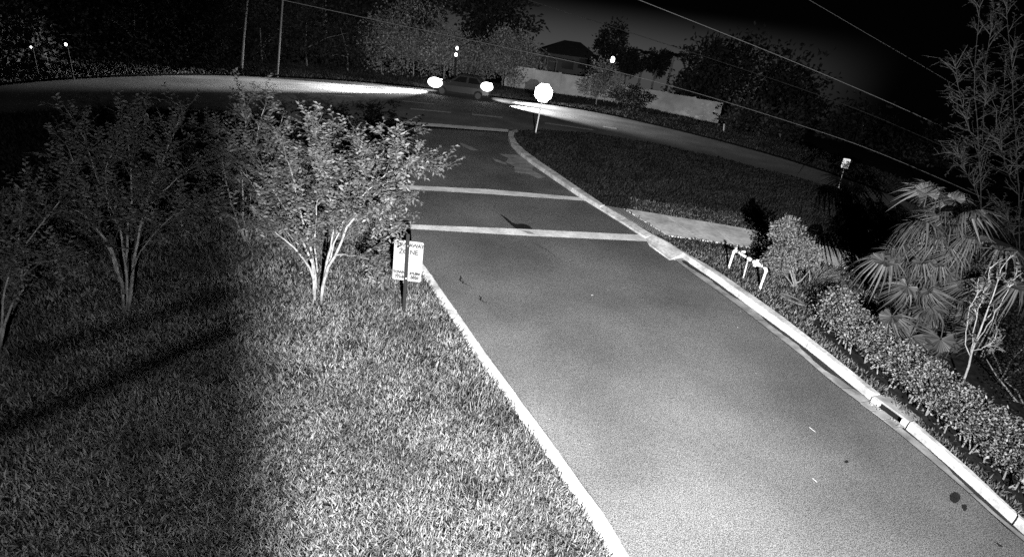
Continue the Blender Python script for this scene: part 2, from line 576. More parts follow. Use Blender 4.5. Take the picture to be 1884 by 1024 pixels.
# sidewalk: slabs and tactile panel
walk = tag(empty('sidewalk', G(1280, 420)), 'concrete sidewalk leading off right from the driveway kerb', kind='structure')
TOP = [G(x, y) for x, y in [(1147, 385), (1290, 408), (1410, 429), (1530, 456), (1640, 488)]]
BOT = [G(x, y) for x, y in [(1228, 435), (1290, 443), (1400, 460), (1510, 483), (1620, 512)]]
T = resample(TOP, 7); B = resample(BOT, 7)
for i in range(6):
    e = .008
    a0, a1 = T[i] * (1 - e) + T[i + 1] * e, T[i + 1] * (1 - e) + T[i] * e
    b0, b1 = B[i] * (1 - e) + B[i + 1] * e, B[i + 1] * (1 - e) + B[i] * e
    zz = .035 + random.uniform(-.003, .003)
    V = [(*p[:2], z) for z in (zz - .12, zz) for p in (a0, a1, b1, b0)]
    MB().add(V, [(0, 1, 2, 3), (7, 6, 5, 4), (0, 4, 5, 1), (1, 5, 6, 2), (2, 6, 7, 3), (3, 7, 4, 0)]).build('slab', M_WALK, walk)
pc = [G(x, y) for x, y in [(1115, 379.5), (1145, 385), (1225, 434), (1206, 432)]]
V = [(*p[:2], z) for z in (-.1, .025) for p in pc]
tp = MB().add(V, [(0, 1, 2, 3), (7, 6, 5, 4), (0, 4, 5, 1), (1, 5, 6, 2), (2, 6, 7, 3), (3, 7, 4, 0)]).build('tactile_panel', M_PANEL, walk)
dm = MB()
for i in range(30):
    for j in range(6):
        u, v = (i + .5) / 30, (j + .5) / 6
        p = (pc[0] * (1 - u) + pc[3] * u) * (1 - v) + (pc[1] * (1 - u) + pc[2] * u) * v
        dm.tube([p + [0, 0, .024], p + [0, 0, .034]], [.022, .015], 6)
tag(dm.build('dome', M_PANEL, tp), kind='stuff')

# storm drain inlet in the right kerb
d0, d1 = IN0, IN1
ax = unit(d1 - d0); pn = np.array([-ax[1], ax[0], 0.0])
pn = pn if pn @ (ko[6] - ki[6]) > 0 else -pn
mid = (d0 + d1) / 2; Ld = np.linalg.norm(d1 - d0)
dr = tag(empty('storm_drain', mid * [1, 1, 0]), 'dark storm drain inlet recessed in the right kerb with litter at its mouth', 'drain')
AXD = np.stack([ax, pn, [0, 0, 1.0]])
MB().box(mid * [1, 1, 0] + pn * .12 + [0, 0, .0], (Ld - .02, .30, .035), AXD).build('hood', M_CONC_D, dr)
MB().box(mid * [1, 1, 0] + pn * .17 + [0, 0, -.12], (Ld - .02, .16, .20), AXD).build('throat', M_DARK, dr)
for s_ in (-1, 1):
    MB().box(mid * [1, 1, 0] + ax * s_ * (Ld / 2 - .06) + pn * .02 + [0, 0, -.07], (.09, .16, .14), AXD).build('cheek', M_CONC, dr)
for k in range(3):
    MB().box(mid * [1, 1, 0] + ax * (k - 1) * Ld / 3 - pn * .17 + [0, 0, ROAD_Z + .016], (Ld / 3 - .02, .24, .012), AXD).build('apron_plate', M_CONC_D, dr)


# ------------------------------------------------------------------ grass
HB = [(1492, 592), (1530, 634), (1580, 674), (1640, 726), (1700, 777), (1760, 828), (1820, 880), (1884, 935), (1960, 1005)]
hedge_front = smooth_poly([G(x, y) for x, y in HB], 2)
NO_GRASS = [[*[p + np.array([-.03, .05, 0]) for p in TOP], *[p - np.array([-.03, .05, 0]) for p in BOT[::-1]]], pc,
            [*hedge_front, np.array([14, 3, 0.]), np.array([14, 11.5, 0.]), G(1560, 560)]]
def grass(name, poly, box, dens, hgt, wid, m, label, seed, dfall=1.3, near=5.0, zb=0.0, maxn=400000, dens_fn=None, group=None):
    rng = np.random.default_rng(seed)
    x0, x1, y0, y1 = box
    N = int((x1 - x0) * (y1 - y0) * dens)
    N = min(N, 3000000)
    p = np.stack([rng.uniform(x0, x1, N), rng.uniform(y0, y1, N)], 1)
    d = np.hypot(p[:, 0] - 1, p[:, 1])
    keep = rng.random(N) < np.minimum(1, (near / np.maximum(d, .1)) ** dfall)
    if dens_fn is not None:
        keep &= rng.random(N) < dens_fn(p)
    p = p[keep]; p = p[inside(poly, p)]
    for ex in NO_GRASS:
        p = p[~inside(ex, p)]
    n = min(len(p), maxn); p = p[:n]
    d = np.hypot(p[:, 0] - 1, p[:, 1])
    grow = np.maximum(1, (d / near)) ** 0.45
    # patchy height and a slowly turning lean
    ph = np.sin(p[:, 0] * 1.7 + np.sin(p[:, 1] * 1.1) * 2) * np.sin(p[:, 1] * 2.1 + 1)
    h = rng.uniform(hgt[0], hgt[1], n) * (1 + .25 * ph) * grow ** .5
    w = rng.uniform(wid[0], wid[1], n) * grow
    az = rng.uniform(0, 2 * math.pi, n)
    ln = rng.uniform(.15, 1.0, n)
    D = np.stack([np.cos(az) * ln, np.sin(az) * ln, np.ones(n)], 1); D = unit(D)
    sd = np.stack([-np.sin(az), np.cos(az), np.zeros(n)], 1)
    ro = rng.uniform(-1, 1, n)[:, None]
    sd = unit(sd + np.stack([np.cos(az), np.sin(az), np.zeros(n)], 1) * ro)
    P0 = np.c_[p, np.full(n, zb)]
    Mi = P0 + D * (h * .55)[:, None]
    tip = Mi + unit(D + np.stack([np.cos(az), np.sin(az), -np.ones(n) * .6], 1) * (ln * .9)[:, None]) * (h * .6)[:, None]
    w2 = (w / 2)[:, None]
    V = np.stack([P0 - sd * w2 * .7, P0 + sd * w2 * .7, Mi + sd * w2, Mi - sd * w2, tip], 1).reshape(-1, 3)
    i = np.arange(n)[:, None] * 5
    Fc = np.concatenate([i + [0, 1, 2], i + [0, 2, 3], i + [3, 2, 4]], 0)
    o = np_mesh(name, V, Fc, m)
    return tag(o, label, 'grass', kind='stuff')


_pr = np.random.default_rng(9)
PATCH = np.c_[_pr.uniform(-9, 2, 150), _pr.uniform(2.5, 14, 150), _pr.uniform(.06, .38, 150), _pr.uniform(.15, .8, 150)]


def patchy(p):
    f = np.ones(len(p))
    for x, y, r, k in PATCH:
        d = np.hypot(p[:, 0] - x, (p[:, 1] - y) * 1.3)
        f *= 1 - k * np.exp(-(d / r) ** 2)
    return f


grass('lawn_grass', lawnL, (-12, 2.2, 2.2, 17), 5000, (.045, .105), (.0075, .0145), M_GRASS, 'coarse lawn grass left of the driveway', 3, dfall=1.7, near=4.6, maxn=460000, dens_fn=patchy)
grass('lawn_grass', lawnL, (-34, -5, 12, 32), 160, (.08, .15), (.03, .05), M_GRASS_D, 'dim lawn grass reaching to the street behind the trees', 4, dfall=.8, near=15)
grass('verge_grass', lawnR, (3.6, 9.5, 2.5, 18.5), 3000, (.035, .08), (.009, .017), M_GRASS, 'short grass between the right kerb and the sidewalk', 5, dfall=1.6, near=5, maxn=150000)
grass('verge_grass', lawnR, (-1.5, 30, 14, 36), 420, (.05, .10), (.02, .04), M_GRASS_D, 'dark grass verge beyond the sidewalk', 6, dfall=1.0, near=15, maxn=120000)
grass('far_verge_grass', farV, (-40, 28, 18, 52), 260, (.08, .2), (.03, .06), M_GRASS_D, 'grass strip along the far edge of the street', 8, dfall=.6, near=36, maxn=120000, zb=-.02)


# ------------------------------------------------------------------ young multi-stem trees
def twig_leaves(rng, P0, P1, nl, L, Wd, acc, droop=0.3):
    """leaves in two rows along a twig"""
    t = np.linspace(.1, 1, nl)
    ax_ = unit((P1 - P0)[None])[0]
    side = unit(np.cross(ax_, [0, 0, 1.0])[None])[0]
    if abs(ax_[2]) > .95:
        side = np.array([1.0, 0, 0])
    upv = np.cross(side, ax_)
    for k, tt in enumerate(t):
        s_ = 1 if k % 2 else -1
        p = P0 + (P1 - P0) * tt
        d = ax_ * .55 + side * s_ * rng.uniform(.6, 1.0) + upv * rng.uniform(-.2, .3) + np.array([0, 0, -droop]) * rng.uniform(.3, 1) + rng.normal(0, .15, 3)
        nn = upv + rng.normal(0, .35, 3)
        acc.append((p, d, nn, L * rng.uniform(.7, 1.2), Wd * rng.uniform(.7, 1.2)))


def finish_leaves(acc, name, m, parent):
    P = np.array([a[0] for a in acc]); D = unit(np.array([a[1] for a in acc])); N = unit(np.array([a[2] for a in acc]))
    V, Fc = leaves(P, D, N, np.array([a[3] for a in acc]), np.array([a[4] for a in acc]))
    return np_mesh(name, V, Fc, m, parent)


def young_tree(base, limbs, label, seed, leafL=.085, leafW=.045, subs=(5, 8), twl=.30, m_leaf=M_LEAF, r0=.028, spread=.45, twigs=(4, 6), nl=(6, 10), m_bark=M_BARK, cat='tree', name='young_tree', group=None, sublen=(.3, .75)):
    """limbs: lists of (px, py, dy) in photograph pixels with a depth offset from the base"""
    rng = np.random.default_rng(seed)
    root = tag(empty(name, base), label, cat, group)
    acc = []
    br = MB()
    for pl in limbs:
        pts = smooth_poly([AT(px, py, base[1] + dy) for px, py, dy in pl], 2)
        pts = resample(pts, 12)
        pts[1:-1] += rng.normal(0, .012, (10, 3))
        rs = r0 * rng.uniform(.8, 1.1) * (1.0 if base[2] + .45 > pts[0][2] else .42)
        rad = np.interp(np.linspace(0, 1, 12), [0, 1], [rs, .005])
        MB().tube(pts, rad, 7).build('stem', m_bark, root, smooth=True)
        L_ = np.linalg.norm(pts[-1] - pts[0])
        for k in range(rng.integers(*subs)):
            t = rng.uniform(.35, 1.0)
            i = min(10, int(t * 11)); p0 = pts[i] * (1 - (t * 11 - i)) + pts[i + 1] * (t * 11 - i)
            dr_ = unit((pts[i + 1] - pts[max(0, i - 1)])[None])[0]
            d = unit((dr_ * .7 + rng.normal(0, spread, 3) * [1, 1, .6] + [0, 0, .15])[None])[0]
            l = rng.uniform(*sublen) * (1.15 - .4 * t)
            p1 = p0 + d * l * .55; p2 = p1 + unit((d + [0, 0, -.12] + rng.normal(0, .2, 3))[None])[0] * l * .45
            br.tube([p0, p1, p2], [.008, .006, .003], 5, cap=False)
            for q in range(rng.integers(*twigs)):
                tt = rng.uniform(.2, 1)
                a = p0 + (p1 - p0) * tt / .55 if tt < .55 else p1 + (p2 - p1) * (tt - .55) / .45
                td = unit((d * .6 + rng.normal(0, .55, 3) + [0, 0, .05])[None])[0]
                b = a + td * twl * rng.uniform(.5, 1.1)
                br.tube([a, b], [.003, .0015], 3, cap=False)
                twig_leaves(rng, a, b, rng.integers(*nl), leafL, leafW, acc)
    tag(br.build('twig', M_BARK_W if name == 'sapling' else mat('dull_twig', 0.06), root), kind='stuff')
    tag(finish_leaves(acc, 'foliage', m_leaf, root), kind='stuff')
    return root


# main tree beside the tow sign
bm_ = G(585, 556)
main_limbs = [
    [(579, 556, 0), (578, 520, 0), (575, 480, .0), (560, 450, .1), (535, 400, .3), (505, 350, .5), (480, 300, .8)],
    [(577, 540, 0), (576, 500, 0), (555, 470, -.2), (525, 440, -.4), (490, 415, -.6), (445, 405, -.7)],
    [(581, 530, 0), (580, 490, .1), (568, 440, .3), (552, 390, .6), (540, 330, .9), (520, 260, 1.2)],
    [(584, 500, 0), (580, 460, .1), (580, 400, .3), (590, 340, .5), (600, 290, .7), (585, 240, 1.0)],
    [(591, 556, 0), (595, 520, 0), (600, 480, .1), (612, 460, .1), (612, 410, .3), (606, 350, .4), (590, 310, .5), (570, 260, .8)],
    [(593, 540, 0), (602, 490, 0), (625, 450, -.1), (640, 410, 0), (665, 385, .1), (690, 360, .1), (725, 318, .2), (765, 295, .2)],
    [(600, 500, 0), (612, 460, .1), (630, 415, .3), (650, 360, .6), (680, 310, .8), (720, 260, 1.0), (760, 235, 1.1)],
    [(606, 478, 0), (625, 465, .2), (650, 470, .5), (680, 478, .8), (700, 490, .9)],
    [(612, 440, .2), (640, 390, .4), (660, 330, .7), (665, 280, 1.0), (640, 240, 1.3)],
    [(690, 360, .1), (705, 350, -.1), (715, 375, -.3), (722, 395, -.4)],
    [(650, 370, .2), (700, 330, .1), (740, 302, -.1), (782, 305, -.2)],
    [(555, 455, 0), (520, 420, .2), (480, 360, .5), (450, 320, .8), (420, 280, 1.0)],
]
young_tree(bm_, main_limbs, 'pale-barked multi-stem young tree in full leaf beside the tow-away sign', 11, subs=(22, 29), leafL=.085, leafW=.042, spread=.5, r0=.032)
# second tree, left
b2 = G(232, 572)
limbs2 = [
    [(229, 572, 0), (222, 520, 0), (212, 480, 0), (190, 440, .1), (172, 390, .2), (150, 330, .4), (120, 260, .6)],
    [(234, 572, 0), (232, 520, 0), (228, 470, .1), (222, 420, .2), (205, 380, .4), (175, 330, .6), (160, 260, .9), (115, 190, 1.1)],
    [(236, 570, 0), (240, 520, 0), (246, 480, 0), (255, 430, .1), (268, 380, .3), (285, 330, .5), (310, 270, .8), (335, 205, 1.0)],
    [(238, 560, 0), (244, 500, .1), (252, 450, .2), (262, 400, .4), (300, 350, .6), (350, 310, .8)],
    [(233, 540, 0), (232, 480, .1), (236, 420, .3), (240, 360, .5), (238, 300, .8), (230, 230, 1.1)],
    [(228, 540, 0), (215, 480, -.1), (190, 430, -.2), (150, 390, -.2), (100, 370, -.2), (50, 350, -.2)],
    [(242, 500, 0), (270, 440, -.2), (310, 400, -.3), (360, 380, -.3)],
    [(205, 400, .3), (190, 340, .5), (200, 280, .8), (260, 220, 1.1)],
]
young_tree(b2, limbs2, 'slender multi-stem young tree in the dim left half of the lawn', 12, subs=(20, 26), leafL=.07, leafW=.034, r0=.024, spread=.5)
# third tree cut by the left edge
b3 = G(-8, 660)
limbs3 = [
    [(-8, 660, 0), (0, 600, 0), (8, 530, 0), (20, 490, .1), (35, 430, .2), (40, 390, .3)],
    [(0, 640, 0), (20, 560, 0), (40, 530, 0), (42, 490, 0), (55, 440, .2), (80, 400, .3), (110, 370, .4)],
    [(-10, 640, 0), (-25, 560, 0), (-40, 480, .2), (-30, 420, .3), (-5, 370, .5)],
    [(40, 510, 0), (60, 485, -.1), (90, 480, -.2), (105, 478, -.3)],
    [(-8, 600, 0), (-60, 500, 0), (-90, 420, .1)],
]
young_tree(b3, limbs3, 'small multi-stem tree cut off by the left picture edge', 13, subs=(12, 16), leafL=.055, leafW=.028, r0=.018, spread=.5, sublen=(.2, .5))
# fourth tree behind the main one
b4 = G(455, 445)
limbs4 = [
    [(455, 445, 0), (450, 400, 0), (445, 340, .1), (440, 280, .3), (455, 230, .5), (450, 185, .7)],
    [(458, 445, 0), (470, 390, 0), (490, 330, .2), (505, 270, .4), (520, 215, .6)],
    [(452, 445, 0), (430, 390, 0), (415, 330, .1), (405, 270, .2), (400, 235, .3)],
    [(455, 440, 0), (460, 370, .3), (470, 300, .6), (475, 230, .9), (490, 190, 1.0)],
    [(455, 440, 0), (430, 400, -.2), (400, 380, -.3), (370, 370, -.3)],
]
young_tree(b4, limbs4, 'dim leafy young tree standing behind the pale-barked one', 14, subs=(20, 26), leafL=.085, leafW=.042, r0=.022, spread=.5)


# ------------------------------------------------------------------ right-hand planting
def clump_leaves(rng, C, R, n, L, Wd, acc, k=30, sig=.22, outward=.7):
    """leaf clumps through an ellipsoid"""
    c = rng.normal(0, 1, (k, 3)); c = unit(c) * (rng.random((k, 1)) ** .4)
    per = n // k
    for q in c:
        g = q + rng.normal(0, sig, (per, 3))
        for a in g:
            p = C + a * R
            d = unit((a * outward + rng.normal(0, .6, 3))[None])[0]
            acc.append((p, d, rng.normal(0, 1, 3) + [0, 0, .8], L * rng.uniform(.7, 1.2), Wd * rng.uniform(.7, 1.2)))


def bush(name, label, base, parts, leaf, nl, m_leaf, seed, stems=5, cat='shrub', stem_r=.015, k=30, sig=.22, group=None, m_bark=M_BARK):
    """parts: list of (centre, radii)"""
    rng = np.random.default_rng(seed)
    root = tag(empty(name, base), label, cat, group)
    acc = []
    for C, R in parts:
        clump_leaves(rng, np.asarray(C, float), np.asarray(R, float), nl // len(parts), leaf[0], leaf[1], acc, k=k, sig=sig)
    tag(finish_leaves(acc, 'foliage', m_leaf, root), kind='stuff')
    for s_ in range(stems):
        C, R = parts[s_ % len(parts)]
        e = np.asarray(C) + rng.normal(0, .4, 3) * np.asarray(R)
        b0 = np.asarray(base) + rng.normal(0, .05, 3) * [1, 1, 0]
        MB().tube([b0, (b0 + e) / 2 + rng.normal(0, .06, 3), e], [stem_r, stem_r * .8, stem_r * .3], 6).build('stem', m_bark, root)
    return root


sb = G(1462, 528)
bush('rounded_shrub', 'rounded leafy shrub growing behind the white pipes', sb,
     [(AT(1455, 440, sb[1]), (.42, .4, .42)), (AT(1430, 480, sb[1]), (.35, .35, .35)), (AT(1480, 470, sb[1]), (.42, .4, .35)), (AT(1440, 420, sb[1] + .1), (.22, .25, .28))],
     (.065, .04), 6000, M_LEAF_M, 21, stems=6, k=44, sig=.15)
# ornamental grass clump
rng = np.random.default_rng(22)
og = G(1492, 532)
oroot = tag(empty('ornamental_grass', og), 'arching ornamental grass clump beside the rounded shrub', 'grass clump')
n = 170
az = rng.uniform(0, 2 * math.pi, n); ln = rng.uniform(.1, .75, n)
D = unit(np.stack([np.cos(az) * ln + .25, np.sin(az) * ln, np.ones(n)], 1))
Pb = og + np.c_[rng.normal(0, .07, (n, 2)), np.zeros(n)]
hh = rng.uniform(.5, .95, n)[:, None]
Mi = Pb + D * hh * .6; tip = Mi + unit(D + np.stack([np.cos(az) * .7 + .3, np.sin(az) * .6, -np.ones(n) * .2], 1)) * hh * .5
sd = unit(np.cross(D, rng.normal(0, 1, (n, 3)))) * .009
V = np.stack([Pb - sd, Pb + sd, Mi + sd, Mi - sd, tip], 1).reshape(-1, 3)
i = np.arange(n)[:, None] * 5
tag(np_mesh('blade', V, np.concatenate([i + [0, 1, 2], i + [0, 2, 3], i + [3, 2, 4]], 0), M_LEAF_M, oroot), kind='stuff')

# hedge along the right kerb
rng = np.random.default_rng(23)
hroot = tag(empty('hedge', G(1650, 740)), 'low leafy hedge running along the grass strip beside the right kerb', 'hedge')
hb = resample(hedge_front + np.array([.36, .10, 0]), 44)
acc = []
for i_, p in enumerate(hb):
    hgt = .62 + .07 * math.sin(i_ * 1.3) + .05 * math.sin(i_ * 2.9) + (.15 if i_ < 3 else 0)
    wv = .36
    for q in range(620):
        a = rng.uniform(-1, 1); b = rng.uniform(0, 1) ** .6
        off = np.array([rng.normal(0, .09), 0, 0])
        c = p + np.array([a * wv, a * .15 + rng.normal(0, .1), b * hgt * (1 - .25 * a * a) + .07]) + off
        c[2] = max(.12 + .2 * (rng.random() < .85), c[2])
        d = np.array([a * .6, -.2, .6]) + rng.normal(0, .6, 3)
        acc.append((c, d, rng.normal(0, 1, 3) + [0, 0, .8], .048 * rng.uniform(.5, 1.4), .030 * rng.uniform(.5, 1.4)))
tag(finish_leaves(acc, 'foliage', M_HEDGE, hroot), kind='stuff')
for i_, p in enumerate(hb[::2]):
    for q in range(2):
        b0 = p + np.array([-.16 + rng.normal(0, .05), rng.normal(0, .15), 0])
        e = b0 + np.array([rng.normal(.05, .1), rng.normal(0, .12), rng.uniform(.3, .5)])
        MB().tube([b0, (b0 + e) / 2 + rng.normal(0, .02, 3), e], [.011, .009, .004], 5).build('stem', M_BARK, hroot)

# fan palm
FANS = []


def fan_mesh(seed):
    rng = np.random.default_rng(seed)
    mb = MB()
    mb.tube([(0, 0, 0), (.18, 0, .02), (.36, 0, 0)], [.012, .010, .008], 5)
    o = np.array([.36, 0, 0])
    nseg = 26
    for k in range(nseg):
        a = math.radians(-128 + 256 * (k + .5) / nseg) + rng.normal(0, .02)
        Ls = .60 * (1 - .25 * abs(a) / 2.3) * rng.uniform(.88, 1.08)
        dr_ = np.array([math.cos(a), math.sin(a), 0]); sd_ = np.array([-math.sin(a), math.cos(a), 0])
        dro = rng.uniform(.15, 1.1)
        p0 = o + dr_ * .02
        p1 = o + dr_ * Ls * .45 + [0, 0, .05]
        p2 = o + dr_ * Ls * .75 + [0, 0, .02 - dro * .25]
        p3 = o + dr_ * Ls + [0, 0, -dro * .75 * Ls / .6]
        w = .021
        up = np.array([0, 0, .012])
        mb.add([p0 - sd_ * .003, p0 + sd_ * .003, p1 - sd_ * w, p1 + up, p1 + sd_ * w, p2 - sd_ * w * .75, p2 + up, p2 + sd_ * w * .75, p3],
               [(0, 3, 2), (0, 1, 3), (1, 4, 3), (2, 3, 6, 5), (3, 4, 7, 6), (5, 6, 8), (6, 7, 8)])
    me = bpy.data.meshes.new('frond')
    me.from_pydata(mb.v, [], mb.f)
    me.materials.append(M_PALM)
    me.update()
    return me


FANS = [fan_mesh(s) for s in range(5)]


def fan_palm(base, fr, label, seed, trunk=None, scale=1.0, group=None):
    rng = np.random.default_rng(seed)
    root = tag(empty('fan_palm', base), label, 'palm', group)
    for (c, d, roll, sc_) in fr:
        o = bpy.data.objects.new('frond', FANS[rng.integers(5)])
        COL.objects.link(o)
        d = Vector(d).normalized()
        side = d.cross(Vector((0, 0, 1)))
        side = side.normalized() if side.length > .01 else Vector((1, 0, 0))
        up = side.cross(d)
        R = Matrix((d, -side, up)).transposed().to_4x4() @ Matrix.Rotation(roll, 4, 'X')
        o.parent = root
        o.matrix_parent_inverse = root.matrix_world.inverted()
        o.matrix_world = Matrix.Translation(Vector(c)) @ R @ Matrix.Scale(sc_ * scale, 4)
    if trunk:
        MB().tube(*trunk).build('trunk', M_BARK_D, root)
    return root


rng = np.random.default_rng(31)
pb = G(1745, 640)
fr = []
pcen = AT(1742, 490, pb[1])
for k in range(135):
    px, py = rng.normal(0, 1, 2)
    a = rng.uniform(0, 2 * math.pi); rr = rng.random() ** .5
    ix = 1742 + 72 * rr * math.cos(a) - 10; iy = 508 + 130 * rr * math.sin(a)
    dy = rng.uniform(-.6, .6)
    c = AT(ix, iy, pb[1] + dy)
    d = (c - pcen) * [1.2, 1.2, .5] + rng.normal(0, .25, 3) + [-.1, -.2, .1 if iy < 425 else -.75 - .005 * (iy - 450)]
    fr.append((c, d, rng.uniform(-.9, .9), rng.uniform(.5, .85)))
for (ix, iy, d, ro, s_) in [(1757, 415, (.1, -.9, .9), 0, .95), (1705, 430, (-.8, -.5, .4), .3, 1.0), (1660, 560, (-.6, -.4, -.8), .2, .9), (1655, 475, (-.9, -.3, -.2), -.2, 1.0), (1690, 590, (-.4, -.5, -.9), 0, 1.0),
                           (1735, 590, (.0, -.5, -1), .1, 1.05), (1830, 510, (.5, -.5, -.1), .2, .9), (1800, 455, (.7, -.4, .1), 0, .9), (1700, 380, (-.5, -.4, .9), 0, .9)]:
    fr.append((AT(ix, iy, pb[1] - .7), d, ro, s_))
fan_palm(pb, fr, 'bushy fan palm with drooping fronds behind the hedge', 32, scale=.92)

# sapling with bare pale branches in front of the palm
sap = G(1768, 712)
young_tree(sap, [
    [(1768, 712, 0), (1775, 690, 0), (1786, 655, 0), (1795, 620, 0), (1812, 580, .1), (1830, 530, .1), (1845, 490, .1), (1860, 470, .1)],
    [(1786, 655, 0), (1790, 610, 0), (1800, 570, .1), (1815, 520, .2), (1822, 490, .2)],
    [(1790, 640, 0), (1810, 610, -.1), (1835, 570, -.1), (1855, 530, -.1), (1868, 510, -.1)],
    [(1788, 645, 0), (1820, 635, -.1), (1842, 620, -.1)],
    [(1785, 655, 0), (1775, 620, .1), (1780, 580, .2), (1800, 530, .3)]],
    'pale-stemmed sapling with bare upper branches in front of the fan palm', 33, leafL=.055, leafW=.036, subs=(5, 8), twigs=(2, 4), nl=(4, 8), r0=.020, spread=.4, twl=.18, sublen=(.15, .35), m_bark=M_BARK_W, name='sapling')

# tall sparse trees at the right edge
tb = G(1800, 590)
young_tree(tb + np.array([1.4, 2.2, 0]), [
    [(1812, 560, 0), (1806, 400, 0), (1804, 320, 0), (1800, 250, 0), (1790, 180, 0), (1795, 90, .2), (1805, -20, .4)],
    [(1803, 300, 0), (1785, 240, -.1), (1765, 170, -.2), (1758, 120, -.2)],
    [(1804, 330, 0), (1825, 260, .1), (1845, 190, .2), (1850, 100, .3)],
    [(1806, 380, 0), (1780, 320, -.2), (1762, 280, -.3)],
    [(1804, 300, 0), (1815, 200, .3), (1812, 110, .3), (1830, 10, .3)]],
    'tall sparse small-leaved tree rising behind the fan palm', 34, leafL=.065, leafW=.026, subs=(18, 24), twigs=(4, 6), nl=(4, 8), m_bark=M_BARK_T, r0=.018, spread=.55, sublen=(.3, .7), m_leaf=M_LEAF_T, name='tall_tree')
young_tree(G(1880, 600) + np.array([1.5, 2.0, 0]), [
    [(1880, 580, 0), (1876, 420, 0), (1872, 330, 0), (1866, 220, 0), (1860, 120, 0), (1850, 0, 0)],
    [(1876, 400, 0), (1890, 300, .1), (1905, 200, .1), (1900, 60, .2)],
    [(1874, 360, 0), (1850, 300, -.1), (1835, 250, -.1)],
    [(1878, 470, 0), (1860, 420, -.1), (1845, 370, -.1)]],
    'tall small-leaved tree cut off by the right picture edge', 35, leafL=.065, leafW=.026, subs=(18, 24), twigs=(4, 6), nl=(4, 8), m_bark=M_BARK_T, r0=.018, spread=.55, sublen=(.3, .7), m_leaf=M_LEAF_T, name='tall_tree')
for k, (px, py, r_) in enumerate([(1850, 560, .55), (1862, 650, .5), (1872, 730, .45)]):
    c = AT(px + 10, py, 9.6 - k * .8) + np.array([.5, .5, 0])
    c[2] = max(c[2], .35)
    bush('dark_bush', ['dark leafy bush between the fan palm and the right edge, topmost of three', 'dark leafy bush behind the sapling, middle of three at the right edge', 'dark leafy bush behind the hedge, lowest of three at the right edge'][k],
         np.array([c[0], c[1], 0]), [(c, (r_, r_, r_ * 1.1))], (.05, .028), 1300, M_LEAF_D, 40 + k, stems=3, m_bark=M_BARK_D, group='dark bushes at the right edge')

# ------------------------------------------------------------------ white pipe assembly (backflow preventer)
A0, A2, A1 = G(1340, 494), G(1398, 530), G(1367, 513)
hA = .52
tA, tB = A0 + [0, 0, hA], A2 + [0, 0, hA - .02]
pr = tag(empty('pipe_assembly', (A0 + A2) / 2), 'white pipe assembly with valves standing on the verge grass by the shrub', 'pipes')
for p in (A0, A2):
    MB().tube([p - [0, 0, .05], p + [0, 0, hA - .04]], .028, 10).build('riser', M_PVC, pr, True)
    MB().tube([p - [0, 0, .02], p + [0, 0, .04]], .036, 10).build('collar', M_PVC, pr, True)
dAB = unit((tB - tA)[None])[0]
for p, s_ in ((tA, 1), (tB, -1)):
    MB().tube([p - [0, 0, .09], p - [0, 0, .03], p + dAB * .02 * s_, p + dAB * .10 * s_], .037, 10).build('elbow', M_PVC, pr, True)
MB().tube([tA + dAB * .08, tA * .62 + tB * .38], .028, 10).build('crossbar', M_PVC, pr, True)
MB().tube([tA * .62 + tB * .38, tB - dAB * .08], .022, 10).build('crossbar', M_METAL, pr, True)
vb = tA * .52 + tB * .48
MB().tube([vb - dAB * .07, vb - dAB * .03, vb + dAB * .03, vb + dAB * .07], [.03, .045, .045, .03], 10).build('valve', M_PVC, pr, True)
vb2 = tA * .30 + tB * .70
vv = MB().tube([vb2 - dAB * .13, vb2 - dAB * .08, vb2 + dAB * .06, vb2 + dAB * .13], [.028, .055, .055, .028], 10)
vv.tube([vb2, vb2 + [0, 0, .10]], [.045, .035], 10)
vv.tube([vb2 - dAB * .03, vb2 - dAB * .03 + [-.03, -.07, -.07]], [.04, .035], 10)
vv.build('valve_body', M_PVC, pr, True)
for q in (.16, .50, .86):
    c = tA * (1 - q) + tB * q
    MB().tube([c, c + [0, 0, .055]], .012, 8).build('test_cock', M_METAL, pr, True)
MB().box(tA + dAB * .02 + [0, 0, .075], (.05, .09, .05)).build('handle', M_METAL, pr)
MB().tube([A1 - [0, 0, .05], (tA * .55 + tB * .45) * [1, 1, 0] * 0 + np.array([*(tA * .55 + tB * .45)[:2], hA - .04])], .014, 6).build('support_rod', M_METAL, pr, True)
sh = MB()
for k in range(9):
    c = A1 * (1 - (k + 1) / 10) + np.array([*(tA * .55 + tB * .45)[:2], hA - .04]) * (k + 1) / 10
    MB().tube([c - [0, 0, .008], c + [0, 0, .008]], .019, 8).build('rod_nut', M_PVC, pr, True)
fp = AT(1368, 463, A0[1] + .4)
fl = tag(empty('marker_flag', [fp[0], fp[1], 0]), 'small white marker flag in the grass behind the white pipes', 'flag')
MB().tube([(fp[0] - .04, fp[1], 0), fp - [.04, 0, -.03]], .004, 5).build('stake', M_METAL, fl)
MB().box(fp, (.10, .004, .05)).build('flag', M_SIGN, fl)
# valve box in the grass
vbx = G(1456, 553)
vr = tag(empty('valve_box', vbx), 'oval valve box cover half sunk in the grass below the pipes', 'utility cover')
ring = MB()
ax2 = unit((G(1480, 566) - G(1430, 541))[None])[0]; ay2 = np.array([-ax2[1], ax2[0], 0])
rg = [vbx + ax2 * .30 * math.cos(a) + ay2 * .13 * math.sin(a) + [0, 0, .045] for a in np.linspace(0, 2 * math.pi, 25)]
ring.tube(rg, .018, 6, cap=False)
ring.build('rim', M_PANEL, vr, True)
sheet('lid', [p for p in rg[:-1]], .05, M_PANEL, vr)
hole = [vbx + ax2 * (.06 + .10 * math.cos(a)) + ay2 * (.05 * math.sin(a)) for a in np.linspace(0, 2 * math.pi, 13)[:-1]]
sheet('opening', hole, .056, M_DARK, vr)


